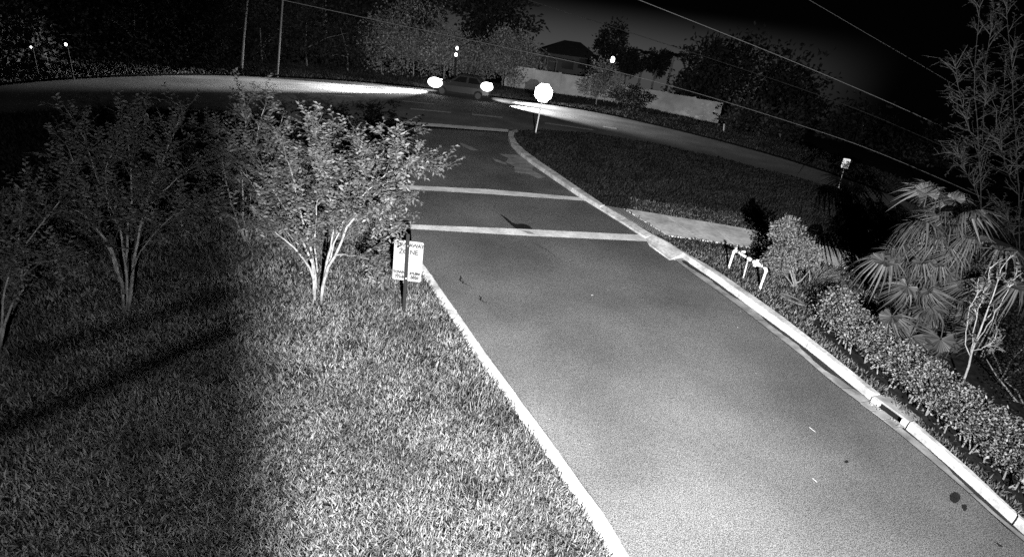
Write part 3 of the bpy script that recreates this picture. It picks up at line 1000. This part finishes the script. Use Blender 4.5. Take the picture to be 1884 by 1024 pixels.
# ------------------------------------------------------------------ signs
def text_mesh(s, size, m, name, parent, mw, extr=.0015, spacing=1.0, bold=0.0):
    c = bpy.data.curves.new(name, 'FONT')
    c.body = s; c.size = size; c.align_x = 'CENTER'; c.align_y = 'CENTER'; c.extrude = extr; c.space_character = spacing
    c.resolution_u = 3; c.offset = bold
    o = bpy.data.objects.new(name + '_tmp', c)
    COL.objects.link(o)
    dg = bpy.context.evaluated_depsgraph_get()
    dg.update()
    me = bpy.data.meshes.new_from_object(o.evaluated_get(dg))
    bpy.data.objects.remove(o)
    bpy.data.curves.remove(c)
    me.materials.clear(); me.materials.append(m)
    t = link(name, me)
    t.parent = parent
    t.matrix_parent_inverse = parent.matrix_world.inverted()
    t.matrix_world = mw
    return t


def rounded(w, h, r, n=5):
    P = []
    for cx_, cz_, a0 in ((w / 2 - r, h / 2 - r, 0), (-w / 2 + r, h / 2 - r, 90), (-w / 2 + r, -h / 2 + r, 180), (w / 2 - r, -h / 2 + r, 270)):
        for k in range(n):
            a = math.radians(a0 + 90 * k / (n - 1))
            P.append((cx_ + r * math.cos(a), cz_ + r * math.sin(a)))
    return P


def plate(name, outline, th, mw, m, parent):
    k = len(outline)
    V = [(x, y, z) for z in (0, th) for x, y in outline]
    V = [mw @ Vector(v) for v in V]
    fs = [tuple(range(k))[::-1], tuple(range(k, 2 * k))] + [(i, (i + 1) % k, (i + 1) % k + k, i + k) for i in range(k)]
    return MB().add(V, fs).build(name, m, parent)


def frame(loc, nrm, upv):
    n_ = Vector(nrm).normalized(); u_ = Vector(upv); x_ = u_.cross(n_).normalized(); u_ = n_.cross(x_)
    M_ = Matrix((x_, u_, n_)).transposed().to_4x4()
    M_.translation = Vector(loc)
    return M_


# tow-away sign: post stands in front of the plate
tb_ = G(744, 574)
ttop = AT(752, 434, tb_[1])
ts = tag(empty('tow_sign', tb_), 'white tow-away zone sign on a dark post in the lawn by the kerb', 'sign')
pdir = unit((ttop - tb_)[None])[0]
up_post = MB()
side = np.array([1.0, 0.05, 0])
for off, w, d in ((-.021, .012, .035), (.021, .012, .035), (0, .042, .010)):
    c = (tb_ + ttop) / 2 + side * off - np.array([0, .045 + (.0 if d > .02 else -.012), 0])
    up_post.box(c, (w, d, np.linalg.norm(ttop - tb_) + .1), np.stack([side, [0, 1, 0], pdir]))
up_post.build('post', mat('blackened_post', 0.012, 0.7), ts)
pc_ = AT(750.5, 480, tb_[1] + .01)
mwp = frame(pc_, np.array([.06, -1, .08]), pdir)
pl = plate('panel', rounded(.505, .735, .03), .004, mwp, M_TOW, ts)
edge = rounded(.511, .741, .03)


def put(s, x, y, size, m, sp=1.0):
    text_mesh(s, size, m, 'lettering', pl, mwp @ Matrix.Translation((x, y, .007)), spacing=sp, bold=.0035)


put('TOW', -.135, .285, .100, M_INK_G, .95)
put('AWAY', .132, .288, .098, M_INK_G, .82)
put('ZO', -.085, .165, .115, M_INK_G, .95); put('NE', .095, .165, .115, M_INK_G, .95)
put('TOWN', -.138, -.222, .066, M_INK, 1.0); put('STLERS', .135, -.222, .060, M_INK, .95)
put('772-8', -.13, -.305, .066, M_INK, 1.0); put('-5020', .13, -.30, .066, M_INK, 1.0)
for k in range(9):
    if abs(k - 4) > 0:
        bx_ = MB(); bx_.box((0, 0, 0), (.018, .012, .002))
        o = bx_.build('lettering', M_INK, pl); o.matrix_world = mwp @ Matrix.Translation((-.16 + k * .04, -.262, .008))
for z_ in (.30, -.30):
    c = np.array(mwp @ Vector((.0, z_, .05)))
    MB().tube([c, c + [0, -.03, 0]], .016, 8).build('bolt', M_METAL, ts, True)

# stop sign
sbse = G(985, 246)
ss = tag(empty('stop_sign', sbse), 'octagonal stop sign burnt out to white on a thin post at the street corner', 'sign')
sc_ = AT(1000, 171, sbse[1])
MB().tube([sbse - [0, 0, .1], AT(996, 190, sbse[1]), sc_ + [0, .03, .1]], .032, 8).build('post', M_SIGN, ss)
bis = unit((CAM - sc_)[None])[0] + unit((LAMP - sc_)[None])[0]
mws = frame(sc_, bis, np.array([.02, 0, 1]))
octo = [(.46 * math.cos(math.radians(22.5 + 45 * k)), .46 * math.sin(math.radians(22.5 + 45 * k))) for k in range(8)]
plate('panel', octo, .004, mws, M_RETRO, ss)

# speed sign
vb_ = G(1544, 343)
sp = tag(empty('speed_sign', vb_), 'small white speed limit 40 sign standing alone in the dark verge', 'sign')
vc = AT(1556, 301, vb_[1])
MB().tube([vb_ - [0, 0, .1], vc + [0, .03, 0]], .018, 6).build('post', M_METAL, sp)
bis = unit((CAM - vc)[None])[0] + unit((LAMP - vc)[None])[0]
upd = AT(1559.5, 291, vb_[1]) - vc
M_SPD = mat('weathered_sheeting', 0.9, 0.7, metal=1.0)
mwv = frame(vc, bis, upd)
pl2 = plate('panel', rounded(.30, .44, .035), .004, mwv, M_SPD, sp)
M_INK_S = mat('speed_lettering', 0.3, 0.7)
text_mesh('SPEED', .085, M_INK_S, 'lettering', pl2, mwv @ Matrix.Translation((0, .145, .007)))
text_mesh('LIMIT', .095, M_INK_S, 'lettering', pl2, mwv @ Matrix.Translation((0, .05, .007)))
text_mesh('40', .24, M_INK, 'lettering', pl2, mwv @ Matrix.Translation((0, -.11, .007)))

# ------------------------------------------------------------------ car on the street
CZ = ROAD_Z + .006
p1 = G(801, 152, CZ + .76); p2 = G(896, 160, CZ + .96)
fwd = unit(((p1 - p2) * [1, 1, 0])[None])[0]
lampgap = np.linalg.norm((p1 - p2)[:2])
Lc = lampgap + .55
right = np.array([-fwd[1], fwd[0], 0])        # car's left-hand side
toC = -((p1 + p2) / 2 * [1, 1, 0])
near = right if right @ toC > 0 else -right
ctr = (p1 + p2) / 2 * [1, 1, 0] - near * .80
car = tag(empty('car', [ctr[0], ctr[1], CZ]), 'dark car with glaring lamps driving left along the street', 'car')
CM = Matrix(((fwd[0], near[0], 0, ctr[0]), (fwd[1], near[1], 0, ctr[1]), (0, 0, 1, CZ), (0, 0, 0, 1)))


def cl(p):
    return CM @ Vector(p)


def cbuild(mb, name, m, parent=car, smooth=False):
    mb.v = [tuple(cl(v)) for v in mb.v]
    return mb.build(name, m, parent, smooth)


hl = Lc / 2
xs = [-hl, -hl + .12, -hl * .72, -hl * .40, 0, hl * .30, hl * .62, hl - .18, hl]
top = [.80, .93, .98, .98, .96, .95, .90, .80, .62]
wid = [.74, .82, .86, .87, .87, .87, .86, .80, .66]
bot = [.40, .26, .22, .20, .20, .20, .22, .26, .38]
mb = MB(); V = []
for x, tz, w, bz in zip(xs, top, wid, bot):
    V += [(x, -w * .9, bz), (x, -w, bz + .15), (x, -w * .99, tz - .22), (x, -w * .88, tz), (x, w * .88, tz), (x, w * .99, tz - .22), (x, w, bz + .15), (x, w * .9, bz)]
fs = []
for i in range(len(xs) - 1):
    for j in range(8):
        a = i * 8 + j; b = i * 8 + (j + 1) % 8
        fs.append((a, b, b + 8, a + 8))
fs += [tuple(range(8)), tuple((len(xs) - 1) * 8 + j for j in range(8))[::-1]]
mb.add(V, fs)
cbuild(mb, 'body', M_CAR, smooth=False)
cab = MB()
b0 = [(-hl * .78, .78), (hl * .42, .78)]
cab.add([(-hl * .80, -.80, .95), (hl * .42, -.80, .94), (hl * .42, .80, .94), (-hl * .80, .80, .95), (-hl * .50, -.60, 1.43), (hl * .08, -.60, 1.45), (hl * .08, .60, 1.45), (-hl * .50, .60, 1.43)],
        [(0, 1, 5, 4), (1, 2, 6, 5), (2, 3, 7, 6), (3, 0, 4, 7), (4, 5, 6, 7)])
roof = cbuild(cab, 'cabin', M_CAR)


def pane(q, name='window'):
    q = [np.array(a, float) for a in q]
    c = sum(q) / 4
    nn = np.cross(q[1] - q[0], q[3] - q[0]); nn = nn / np.linalg.norm(nn)
    if nn @ (c - np.array([0, 0, .9])) < 0:
        nn = -nn
    q = [c + (a - c) * .90 + nn * .006 for a in q]
    m_ = MB().add(q, [(0, 1, 2, 3)])
    cbuild(m_, name, M_GLASS, car)


for s_ in (-1, 1):
    def sp_(u, z):
        x0 = -hl * .80 + (hl * .30) * z; x1 = hl * .42 - hl * .34 * z
        return (x0 + (x1 - x0) * u, s_ * (.80 - .20 * z), .95 + .48 * z)
    for u0, u1 in ((.06, .48), (.52, .94)):
        pane([sp_(u0, .1), sp_(u1, .1), sp_(u1, .9), sp_(u0, .9)])
    mi = MB().box((hl * .34, s_ * .92, .98), (.12, .16, .10)); cbuild(mi, 'mirror', M_CAR)
    for x in (hl * .62, -hl * .60):
        wr = empty('wheel', cl((x, s_ * .76, .31)), car)
        def ringp(r): return [(x + r * math.cos(a), s_ * .80, .31 + r * math.sin(a)) for a in np.linspace(0, 2 * math.pi, 21)[:-1]]
        ty = MB(); k = 20
        o_ = [(x + .31 * math.cos(2 * math.pi * i / k), .31 + .31 * math.sin(2 * math.pi * i / k)) for i in range(k)]
        ty.add([(a, s_ * .70, b) for a, b in o_] + [(a, s_ * .885, b) for a, b in o_], [(i, (i + 1) % k, (i + 1) % k + k, i + k) for i in range(k)] + [tuple(range(k)), tuple(range(k, 2 * k))])
        cbuild(ty, 'tyre', M_TYRE, wr)
        rm = MB(); o_ = [(x + .20 * math.cos(2 * math.pi * i / k), .31 + .20 * math.sin(2 * math.pi * i / k)) for i in range(k)]
        rm.add([(a, s_ * .895, b) for a, b in o_], [tuple(range(k))]); cbuild(rm, 'rim', M_METAL_D, wr)
pane([(hl * .42, -.74, .97), (hl * .42, .74, .97), (hl * .08, .56, 1.42), (hl * .08, -.56, 1.42)], 'windscreen')
pane([(-hl * .80, -.74, .98), (-hl * .80, .74, .98), (-hl * .50, .56, 1.40), (-hl * .50, -.56, 1.40)], 'rear_window')


def lens(c, r, name):
    m_ = MB(); n1, n2 = 24, 14
    V = []
    for i in range(n2 + 1):
        th = math.pi * i / n2
        for k in range(n1):
            ph = 2 * math.pi * k / n1
            V.append((c[0] + r[0] * math.sin(th) * math.cos(ph), c[1] + r[1] * math.sin(th) * math.sin(ph), c[2] + r[2] * math.cos(th)))
    fs = [(i * n1 + k, i * n1 + (k + 1) % n1, (i + 1) * n1 + (k + 1) % n1, (i + 1) * n1 + k) for i in range(n2) for k in range(n1)]
    m_.add(V, fs)
    return cbuild(m_, name, M_LAMP, car, True)


for s_, k_ in ((-1, .3), (1, 1)):  # lenses larger than real lamps: their glare is built into the shape
    lens((lampgap / 2, s_ * .90, .78), (.50 * k_, .14 * k_, .33 * k_), 'headlight')
    lens((-lampgap / 2, s_ * .90, .98), (.42 * k_, .12 * k_, .29 * k_), 'taillight')
for s_ in (-1, 1):
    hp = np.array(cl((hl + .10, s_ * .66, .76)))
    spot('headlight_beam', hp, G(595 + 35 * s_, 158 + 6 * s_, CZ), 80000, 13 if s_ < 0 else 30, 1.0, .05)
    spot('headlight_foreground', hp, G(735, 166, CZ), 5000, 75, 1.0, .05)
    tp_ = np.array(cl((-hl - .10, s_ * .66, .96)))
    spot('taillight_beam', tp_, G(1010, 202 + 5 * s_, CZ), 19000, 46, 1.0, .05)
spot('headlight_spill', cl((hl + .1, 0, .8)), cl((hl + 3, -4, 1.6)), 450, 150, .9, .1)
spot('taillight_spill', cl((-hl - .1, 0, 1.0)), cl((-hl - 4, -4, 1.2)), 650, 150, .9, .1)


# ------------------------------------------------------------------ beyond the street
def tree(name, label, px, py, Y, rx, rz, trunk_h, n, leaf, m_leaf, seed, group=None, k=40, sig=.16, trunk_r=.15, crowns=None, cat='tree'):
    """far tree whose crown centre sits at photograph pixel (px,py) at forward distance Y"""
    rng = np.random.default_rng(seed)
    c = AT(px, py, Y)
    bz = zt(c[0], c[1])
    base = np.array([c[0], c[1], bz])
    root = tag(empty(name, base), label, cat, group)
    acc = []
    for (ox, oz, sx, sz) in (crowns or [(0, 0, 1, 1)]):
        clump_leaves(rng, c + np.array([ox * rx, rng.uniform(-.3, .3) * rx, oz * rz]), np.array([rx * sx, rx * sx * .8, rz * sz]), n // len(crowns or [1]), leaf, leaf * .6, acc, k=k, sig=sig)
    tag(finish_leaves(acc, 'crown', m_leaf, root), kind='stuff')
    tp2 = c + np.array([0, 0, rz * .3])
    tk = MB().tube([base - [0, 0, .3], base * .5 + c * .5 + rng.normal(0, .1, 3), tp2], [trunk_r, trunk_r * .75, trunk_r * .35], 8)
    for q in range(5):
        e = c + rng.normal(0, .45, 3) * [rx, rx, rz]
        s0 = base * .4 + c * .6
        tk.tube([s0, (s0 + e) / 2 + [0, 0, .2], e], [trunk_r * .4, trunk_r * .28, trunk_r * .1], 6)
    tk.build('trunk', M_BARK_D, root)
    return root


# shrubs and trees along the far verge, left of the wall
SH = [(-40, 60, 27, 2.6, 2.6), (60, 55, 31, 2.8, 2.6), (150, 75, 34, 2.4, 2.2), (250, 60, 36, 2.8, 2.4), (340, 70, 38, 2.5, 2.2), (400, 55, 40, 3.0, 2.6), (480, 70, 41, 2.6, 2.2), (565, 62, 43, 3.0, 2.4),
      (640, 85, 43.5, 2.2, 1.8), (705, 80, 44.5, 2.4, 2.2), (765, 70, 46, 2.8, 2.4), (820, 100, 46, 2.2, 1.7), (880, 112, 47, 2.0, 1.5), (930, 100, 48, 2.0, 2.0), (965, 115, 48.5, 1.6, 1.6)]
SL = ['dense dark shrub at the far left end of the far verge', 'dark shrub on the far verge right of the leftmost one', 'dark shrub on the far verge, third from the left edge', 'dark shrub on the far verge above the second young tree',
      'dark shrub on the far verge left of the slim grey trunk', 'dark shrub on the far verge behind the slim grey trunk', 'dark shrub on the far verge left of the white pole', 'dark shrub on the far verge right of the white pole',
      'dim shrub on the far verge midway between white pole and car', 'dim shrub on the far verge left of the car', 'lit shrub on the far verge directly behind the headlight', 'lit shrub on the far verge behind the car cabin',
      'lit shrub on the far verge behind the taillight', 'feathery lit shrub at the left end of the perimeter wall', 'feathery lit shrub in front of the perimeter wall by the taillight']
for k, ((px, py, Y, rx, rz), lb) in enumerate(zip(SH, SL)):
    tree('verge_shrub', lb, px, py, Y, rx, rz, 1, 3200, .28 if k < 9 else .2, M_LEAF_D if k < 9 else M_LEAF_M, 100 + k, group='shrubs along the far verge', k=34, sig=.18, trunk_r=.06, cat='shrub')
for k, (px, py, Y, rx, rz, lb) in enumerate([(30, 0, 40, 4, 3, 'tall dark tree over the far verge at the top left corner'), (230, 0, 44, 4.5, 3, 'tall dark tree over the far verge right of the corner tree'), (420, 0, 48, 4, 3, 'tall dark tree behind the slim grey trunk'),
                                            (600, 10, 50, 4.5, 3, 'tall dark tree right of the white pole'), (740, 5, 52, 4, 3, 'tall dim tree left of the two small lamps'), (900, 30, 54, 4, 2.6, 'tall dim tree right of the two small lamps')]):
    tree('tall_background_tree', lb, px, py, Y, rx, rz, 3, 4200, .42, M_LEAF_D, 140 + k, group='tall trees beyond the far verge', k=30, sig=.2)

# perimeter wall
wp = [G(930, 160), G(960, 165), G(1060, 178), G(1180, 198), G(1322, 223)]
wl = tag(empty('perimeter_wall', wp[2]), 'long pale perimeter wall beyond the street right of the shrubs', 'wall')
W_ = resample(wp, 9)
for i in range(8):
    a, b = W_[i], W_[i + 1]
    hh_ = 1.75 - .05 * i
    axw = unit((b - a)[None])[0]
    MB().box((a + b) / 2 + [0, 0, hh_ / 2 - .1], (np.linalg.norm(b - a) - .03, .16, hh_ + .2), np.stack([axw, [-axw[1], axw[0], 0], [0, 0, 1]])).build('wall_panel', M_WALL, wl)
    MB().box(a + [0, 0, hh_ / 2 - .05], (.24, .26, hh_ + .3), np.stack([axw, [-axw[1], axw[0], 0], [0, 0, 1]])).build('pillar', M_WALL, wl)
tree('wall_shrub', 'feathery dim shrub in front of the middle of the perimeter wall', 1105, 152, 44, 1.7, 1.6, 1, 1600, .18, M_LEAF_M, 171, cat='shrub', trunk_r=.05)
tree('wall_shrub', 'low dark shrub along the right half of the perimeter wall', 1165, 180, 43.5, 1.5, .9, 1, 1200, .18, M_LEAF_D, 172, cat='shrub', trunk_r=.05)

# house with roof and screened porch frame
hY = 62.0
hc = AT(1055, 120, hY)
hz = zt(hc[0], hc[1])
ho = tag(empty('house', [hc[0], hc[1], hz]), 'dark house with a low hip roof behind the perimeter wall', 'house')
zr = AT(1055, 104, hY)[2]
zk = AT(1058, 78, hY)[2]
xl, xr_ = AT(985, 100, hY)[0], AT(1112, 100, hY)[0]
MB().box(((xl + xr_) / 2, hY + 4, (hz + zr) / 2), (xr_ - xl - 1.0, 7.0, zr - hz)).build('wall', M_HOUSE, ho)
xk0, xk1 = AT(1040, 80, hY)[0], AT(1072, 80, hY)[0]
MB().add([(xl, hY, zr), (xr_, hY, zr), (xr_, hY + 8, zr), (xl, hY + 8, zr), (xk0, hY + 4, zk), (xk1, hY + 4, zk)], [(0, 1, 5, 4), (1, 2, 5), (2, 3, 4, 5), (3, 0, 4), (0, 3, 2, 1)]).build('roof', M_ROOF, ho)
for px in (1045, 1075):
    c = AT(px, 118, hY - .03); MB().box(c, (1.2, .06, 1.0)).build('window', M_GLASS, ho)
po = tag(empty('porch_frame', AT(1005, 128, 57)), 'thin pale gabled porch frame left of the dark house roof', 'porch')
for a, b in [((985, 93), (995, 88)), ((995, 88), (1008, 98)), ((1008, 98), (1026, 113)), ((985, 93), (985, 128)), ((993, 98), (990, 128)), ((1009, 100), (1006, 130)), ((1025, 113), (1022, 132)), ((978, 107), (996, 110)), ((1010, 112), (1026, 115))]:
    MB().tube([AT(*a, 57), AT(*b, 57)], .035, 5).build('bar', M_CABLE, po)

# silhouetted trees beyond the wall
tree('shaggy_tree', 'shaggy dark tree against the sky right of the house roof', 1122, 92, 66, 1.6, 2.4, 2, 3000, .36, M_LEAF_D, 181, k=24, sig=.2)
tree('background_tree', 'low dark tree between the shaggy tree and the palms', 1155, 112, 68, 2.0, 1.4, 2, 3000, .36, M_LEAF_D, 182)


def feather_palm(px, py, Y, label, seed, rl=1.7):
    rng = np.random.default_rng(seed)
    c = AT(px, py, Y); bz = zt(c[0], c[1])
    root = tag(empty('feather_palm', [c[0], c[1], bz]), label, 'palm', 'palms against the night sky')
    MB().tube([(c[0], c[1], bz - .2), c], [.16, .12], 8).build('trunk', M_BARK_D, root)
    for k in range(13):
        a = 2 * math.pi * k / 13 + rng.uniform(-.2, .2); up_ = rng.uniform(.2, 1.0)
        d = np.array([math.cos(a), math.sin(a), up_]); d /= np.linalg.norm(d)
        pts = [c + d * rl * t + np.array([0, 0, -1.1 * t * t * rl * .55]) for t in np.linspace(0, 1, 8)]
        acc = []
        mbf = MB().tube(pts, [.03, .025, .02, .02, .015, .012, .01, .005], 4, cap=False)
        sd_ = np.array([-math.sin(a), math.cos(a), 0])
        for i in range(1, 8):
            for s_ in (-1, 1):
                for h_ in (0, .5):
                    p = pts[i] * (1 - h_) + pts[i - 1] * h_
                    e = p + sd_ * s_ * .42 * (1 - .07 * i) + d * .12 + np.array([0, 0, -.22])
                    mbf.add([p + d * .05, p - d * .05, e], [(0, 1, 2)])
        mbf.build('frond', M_LEAF_D, root)


feather_palm(1187, 98, 70, 'feathery palm silhouette, left one of the two over the wall', 191)
feather_palm(1240, 103, 66, 'feathery palm silhouette, right one of the two over the wall', 192, 1.9)
tree('background_tree', 'dark round tree between the two palm silhouettes', 1212, 116, 68, 1.6, 1.2, 2, 3000, .36, M_LEAF_D, 183)
tree('spreading_tree', 'large spreading dark tree against the sky right of the palms', 1375, 155, 52, 5.6, 3.6, 3, 12000, .42, M_LEAF_D, 184, k=60, sig=.15, crowns=[(0, .1, 1, 1), (-.55, .35, .55, .6), (.55, -.15, .65, .7), (.9, -.55, .5, .5), (-.75, -.4, .5, .6)], trunk_r=.3)
tree('round_tree', 'dark dome-shaped tree right of the spreading tree', 1590, 265, 46, 3.6, 3.2, 3, 10000, .40, M_LEAF_D, 185, k=60, sig=.15, crowns=[(0, 0, 1, 1), (.8, -.4, .7, .7), (-.5, .1, .6, .7)], trunk_r=.25)
tree('round_tree', 'low dark tree at the far right end of the street', 1690, 290, 40, 3.0, 1.8, 3, 5000, .36, M_LEAF_D, 186, k=40, trunk_r=.2)
tree('wall_shrub', 'dark tree in front of the right end of the perimeter wall', 1400, 235, 42, 2.6, 1.8, 2, 4500, .32, M_LEAF_D, 187, trunk_r=.12)

# white pole, slim trunk, marker post
wpb = G(510, 138)
wpo = tag(empty('white_pole', wpb), 'thin white pole standing on the far verge', 'pole')
MB().tube([wpb - [0, 0, .2], AT(515, 76, wpb[1]), AT(522, -20, wpb[1])], .055, 8).build('shaft', M_CABLE, wpo, True)
MB().tube([wpb - [0, 0, .05], wpb + [0, 0, .06]], .12, 10).build('base', M_CONC, wpo, True)
stb = G(444, 128)
st = tag(empty('slim_tree', stb), 'slim grey tree trunk left of the white pole', 'tree')
MB().tube([stb - [0, 0, .2], AT(447, 95, stb[1]), AT(450, 60, stb[1]), AT(456, 0, stb[1])], [.09, .07, .06, .05], 8).build('trunk', M_BARK, st, True)
acc = []; clump_leaves(np.random.default_rng(5), AT(456, -5, stb[1]), np.array([1.2, 1.2, 1.0]), 500, .25, .14, acc)
tag(finish_leaves(acc, 'crown', M_LEAF_D, st), kind='stuff')
mk = G(1332, 244)
mp_ = tag(empty('marker_post', mk), 'short pale marker post on the far verge right of the wall', 'post')
MB().tube([mk - [0, 0, .1], AT(1333, 228, mk[1])], .06, 8).build('shaft', M_CABLE, mp_, True)


# power lines
def cable(pts, Y, r, m, label):
    P = smooth_poly([AT(x, y, yy) for (x, y), yy in zip(pts, Y)], 3)
    o = MB().tube(P, r, 6).build('power_line', m, None, True)
    tag(o, label, 'cable', 'overhead power lines')


cable([(380, -30), (620, 22), (870, 75), (1180, 140), (1490, 235), (1640, 288), (1980, 440)], [36, 36, 36, 35, 33, 31, 27], .017, M_CABLE, 'lowest pale power line crossing above the stop sign')
cable([(940, -10), (1205, 75), (1330, 115), (1500, 172), (1640, 225), (1980, 380)], [38, 37, 36, 35, 33, 28], .02, M_CABLE_D, 'dark thin power line crossing the spreading tree')
cable([(1150, -10), (1365, 75), (1500, 130), (1640, 190), (1760, 245), (1980, 360)], [30, 29, 28, 27, 25, 22], .015, M_CABLE, 'bright power line over the top of the spreading tree')
cable([(1480, -5), (1617, 75), (1690, 117), (1830, 200), (1980, 290)], [30, 29, 28, 26, 24], .008, M_CABLE, 'faint thin power line high in the right sky')


# lamps seen in the distance
def far_lamp(px, py, Y, r, label, post_px):
    c = AT(px, py, Y)
    root = tag(empty('garden_lamp', [c[0], c[1], zt(c[0], c[1])]), label, 'lamp', 'small lit lamps beyond the street')
    bz = max(zt(c[0], c[1]), -9)
    MB().tube([(c[0], c[1] + .05, bz - .2), (c[0], c[1] + .05, c[2] - r * .9)], .04, 6).build('post', M_DARK, root)
    m_ = MB(); n1, n2 = 10, 6; V = []
    for i in range(n2 + 1):
        th = math.pi * i / n2
        for k in range(n1):
            ph = 2 * math.pi * k / n1
            V.append((c[0] + r * .75 * math.sin(th) * math.cos(ph), c[1] + r * .75 * math.sin(th) * math.sin(ph), c[2] + r * math.cos(th)))
    m_.add(V, [(i * n1 + k, i * n1 + (k + 1) % n1, (i + 1) * n1 + (k + 1) % n1, (i + 1) * n1 + k) for i in range(n2) for k in range(n1)])
    m_.build('globe', M_BULB, root, True)


far_lamp(841, 89, 43.0, .13, 'upper of the two small lit lamps above the car', None)
far_lamp(839, 101, 42.8, .14, 'lower of the two small lit lamps above the car', None)
far_lamp(1127, 110, 62.0, .32, 'lit lamp under the shaggy tree beyond the wall', None)
far_lamp(121, 82, 26, .07, 'small lit lamp at the top left over the far verge', None)
far_lamp(57, 87, 25, .045, 'tiny lit lamp nearest the left edge over the far verge', None)

# ------------------------------------------------------------------ floodlight housing beside the camera, with light blockers added out of view
fx = tag(empty('floodlight', LAMP - np.array([0, .12, 0])), 'wall floodlight beside the camera with an added light-blocking plate and shadow rods', 'floodlight')
MB().box(LAMP - np.array([0, .10, 0]), (.14, .10, .16)).build('housing', M_METAL_D, fx)
vd = np.array([math.sin(math.radians(-26)), math.cos(math.radians(-26)), 0])
vs_ = np.array([vd[1], -vd[0], 0])
MB().box(LAMP + vd * .13 - vs_ * .004 + np.array([0, 0, -.02]) - vs_ * .106, (.008, .22, .30), np.stack([vs_ * .2 + vd * .98, vs_ * .98 - vd * .2, [0, 0, 1.0]])).build('light_blocker', M_METAL_D, fx)  # added unseen plate that cuts the beam off the left lawn
for a_, b_, r_ in (((-60, 815), (560, 545), .0065), ((20, 660), (560, 495), .005)):  # added unseen rods that cast the shadow bands on the left lawn
    e0, e1 = SPILL + .07 * (G(*a_) - SPILL), SPILL + .07 * (G(*b_) - SPILL)
    MB().tube([e0, e1], r_, 8).build('shadow_rod', M_METAL_D, fx)

# ------------------------------------------------------------------ litter
rng = np.random.default_rng(77)
acc = []
for (px, py, z) in [(1610, 748, ROAD_Z + .03), (1607, 750, ROAD_Z + .03), (1612, 753, ROAD_Z + .03), (1606, 746, ROAD_Z + .03), (1613, 747, ROAD_Z + .03), (1641, 772, ROAD_Z + .03), (1644, 774, ROAD_Z + .03), (1655, 785, ROAD_Z + .03), (1654, 784, ROAD_Z + .03), (1648, 777, ROAD_Z + .03),
                    (1355, 601, Z1), (1459, 622, Z1), (1365, 574, Z1), (1087, 543, Z1), (1600, 743, ROAD_Z + .03), (1618, 755, ROAD_Z + .03)]:
    p = G(px, py, z + .01)
    a = rng.uniform(0, 6.3)
    acc.append((p, np.array([math.cos(a), math.sin(a), rng.uniform(0, .3)]), np.array([0, 0, 1.0]) + rng.normal(0, .2, 3), rng.uniform(.04, .07), rng.uniform(.025, .04)))
for k in range(26):
    u = rng.random()
    p = G(rng.uniform(820, 1500), rng.uniform(460, 900), Z1 + .005)
    if not inside(np.array(drive), p[None])[0]:
        continue
    a = rng.uniform(0, 6.3)
    acc.append((p, np.array([math.cos(a), math.sin(a), .1]), np.array([0, 0, 1.0]), rng.uniform(.015, .035), rng.uniform(.006, .015)))
o = finish_leaves(acc, 'fallen_leaves', M_LITTER, None)
tag(o, 'pale fallen leaves scattered on the asphalt and at the drain mouth', 'leaves', kind='stuff')
for k, (a, b) in enumerate([((1489, 785), (1500, 794)), ((1495, 879), (1503, 886))]):
    o = MB().tube([G(*a, Z1 + .01), G(*b, Z1 + .01)], .004, 5).build('twig', M_LITTER)
    tag(o, ['pale dry twig lying on the asphalt, the farther of two', 'pale dry twig lying on the asphalt, the nearer of two'][k], 'twig')
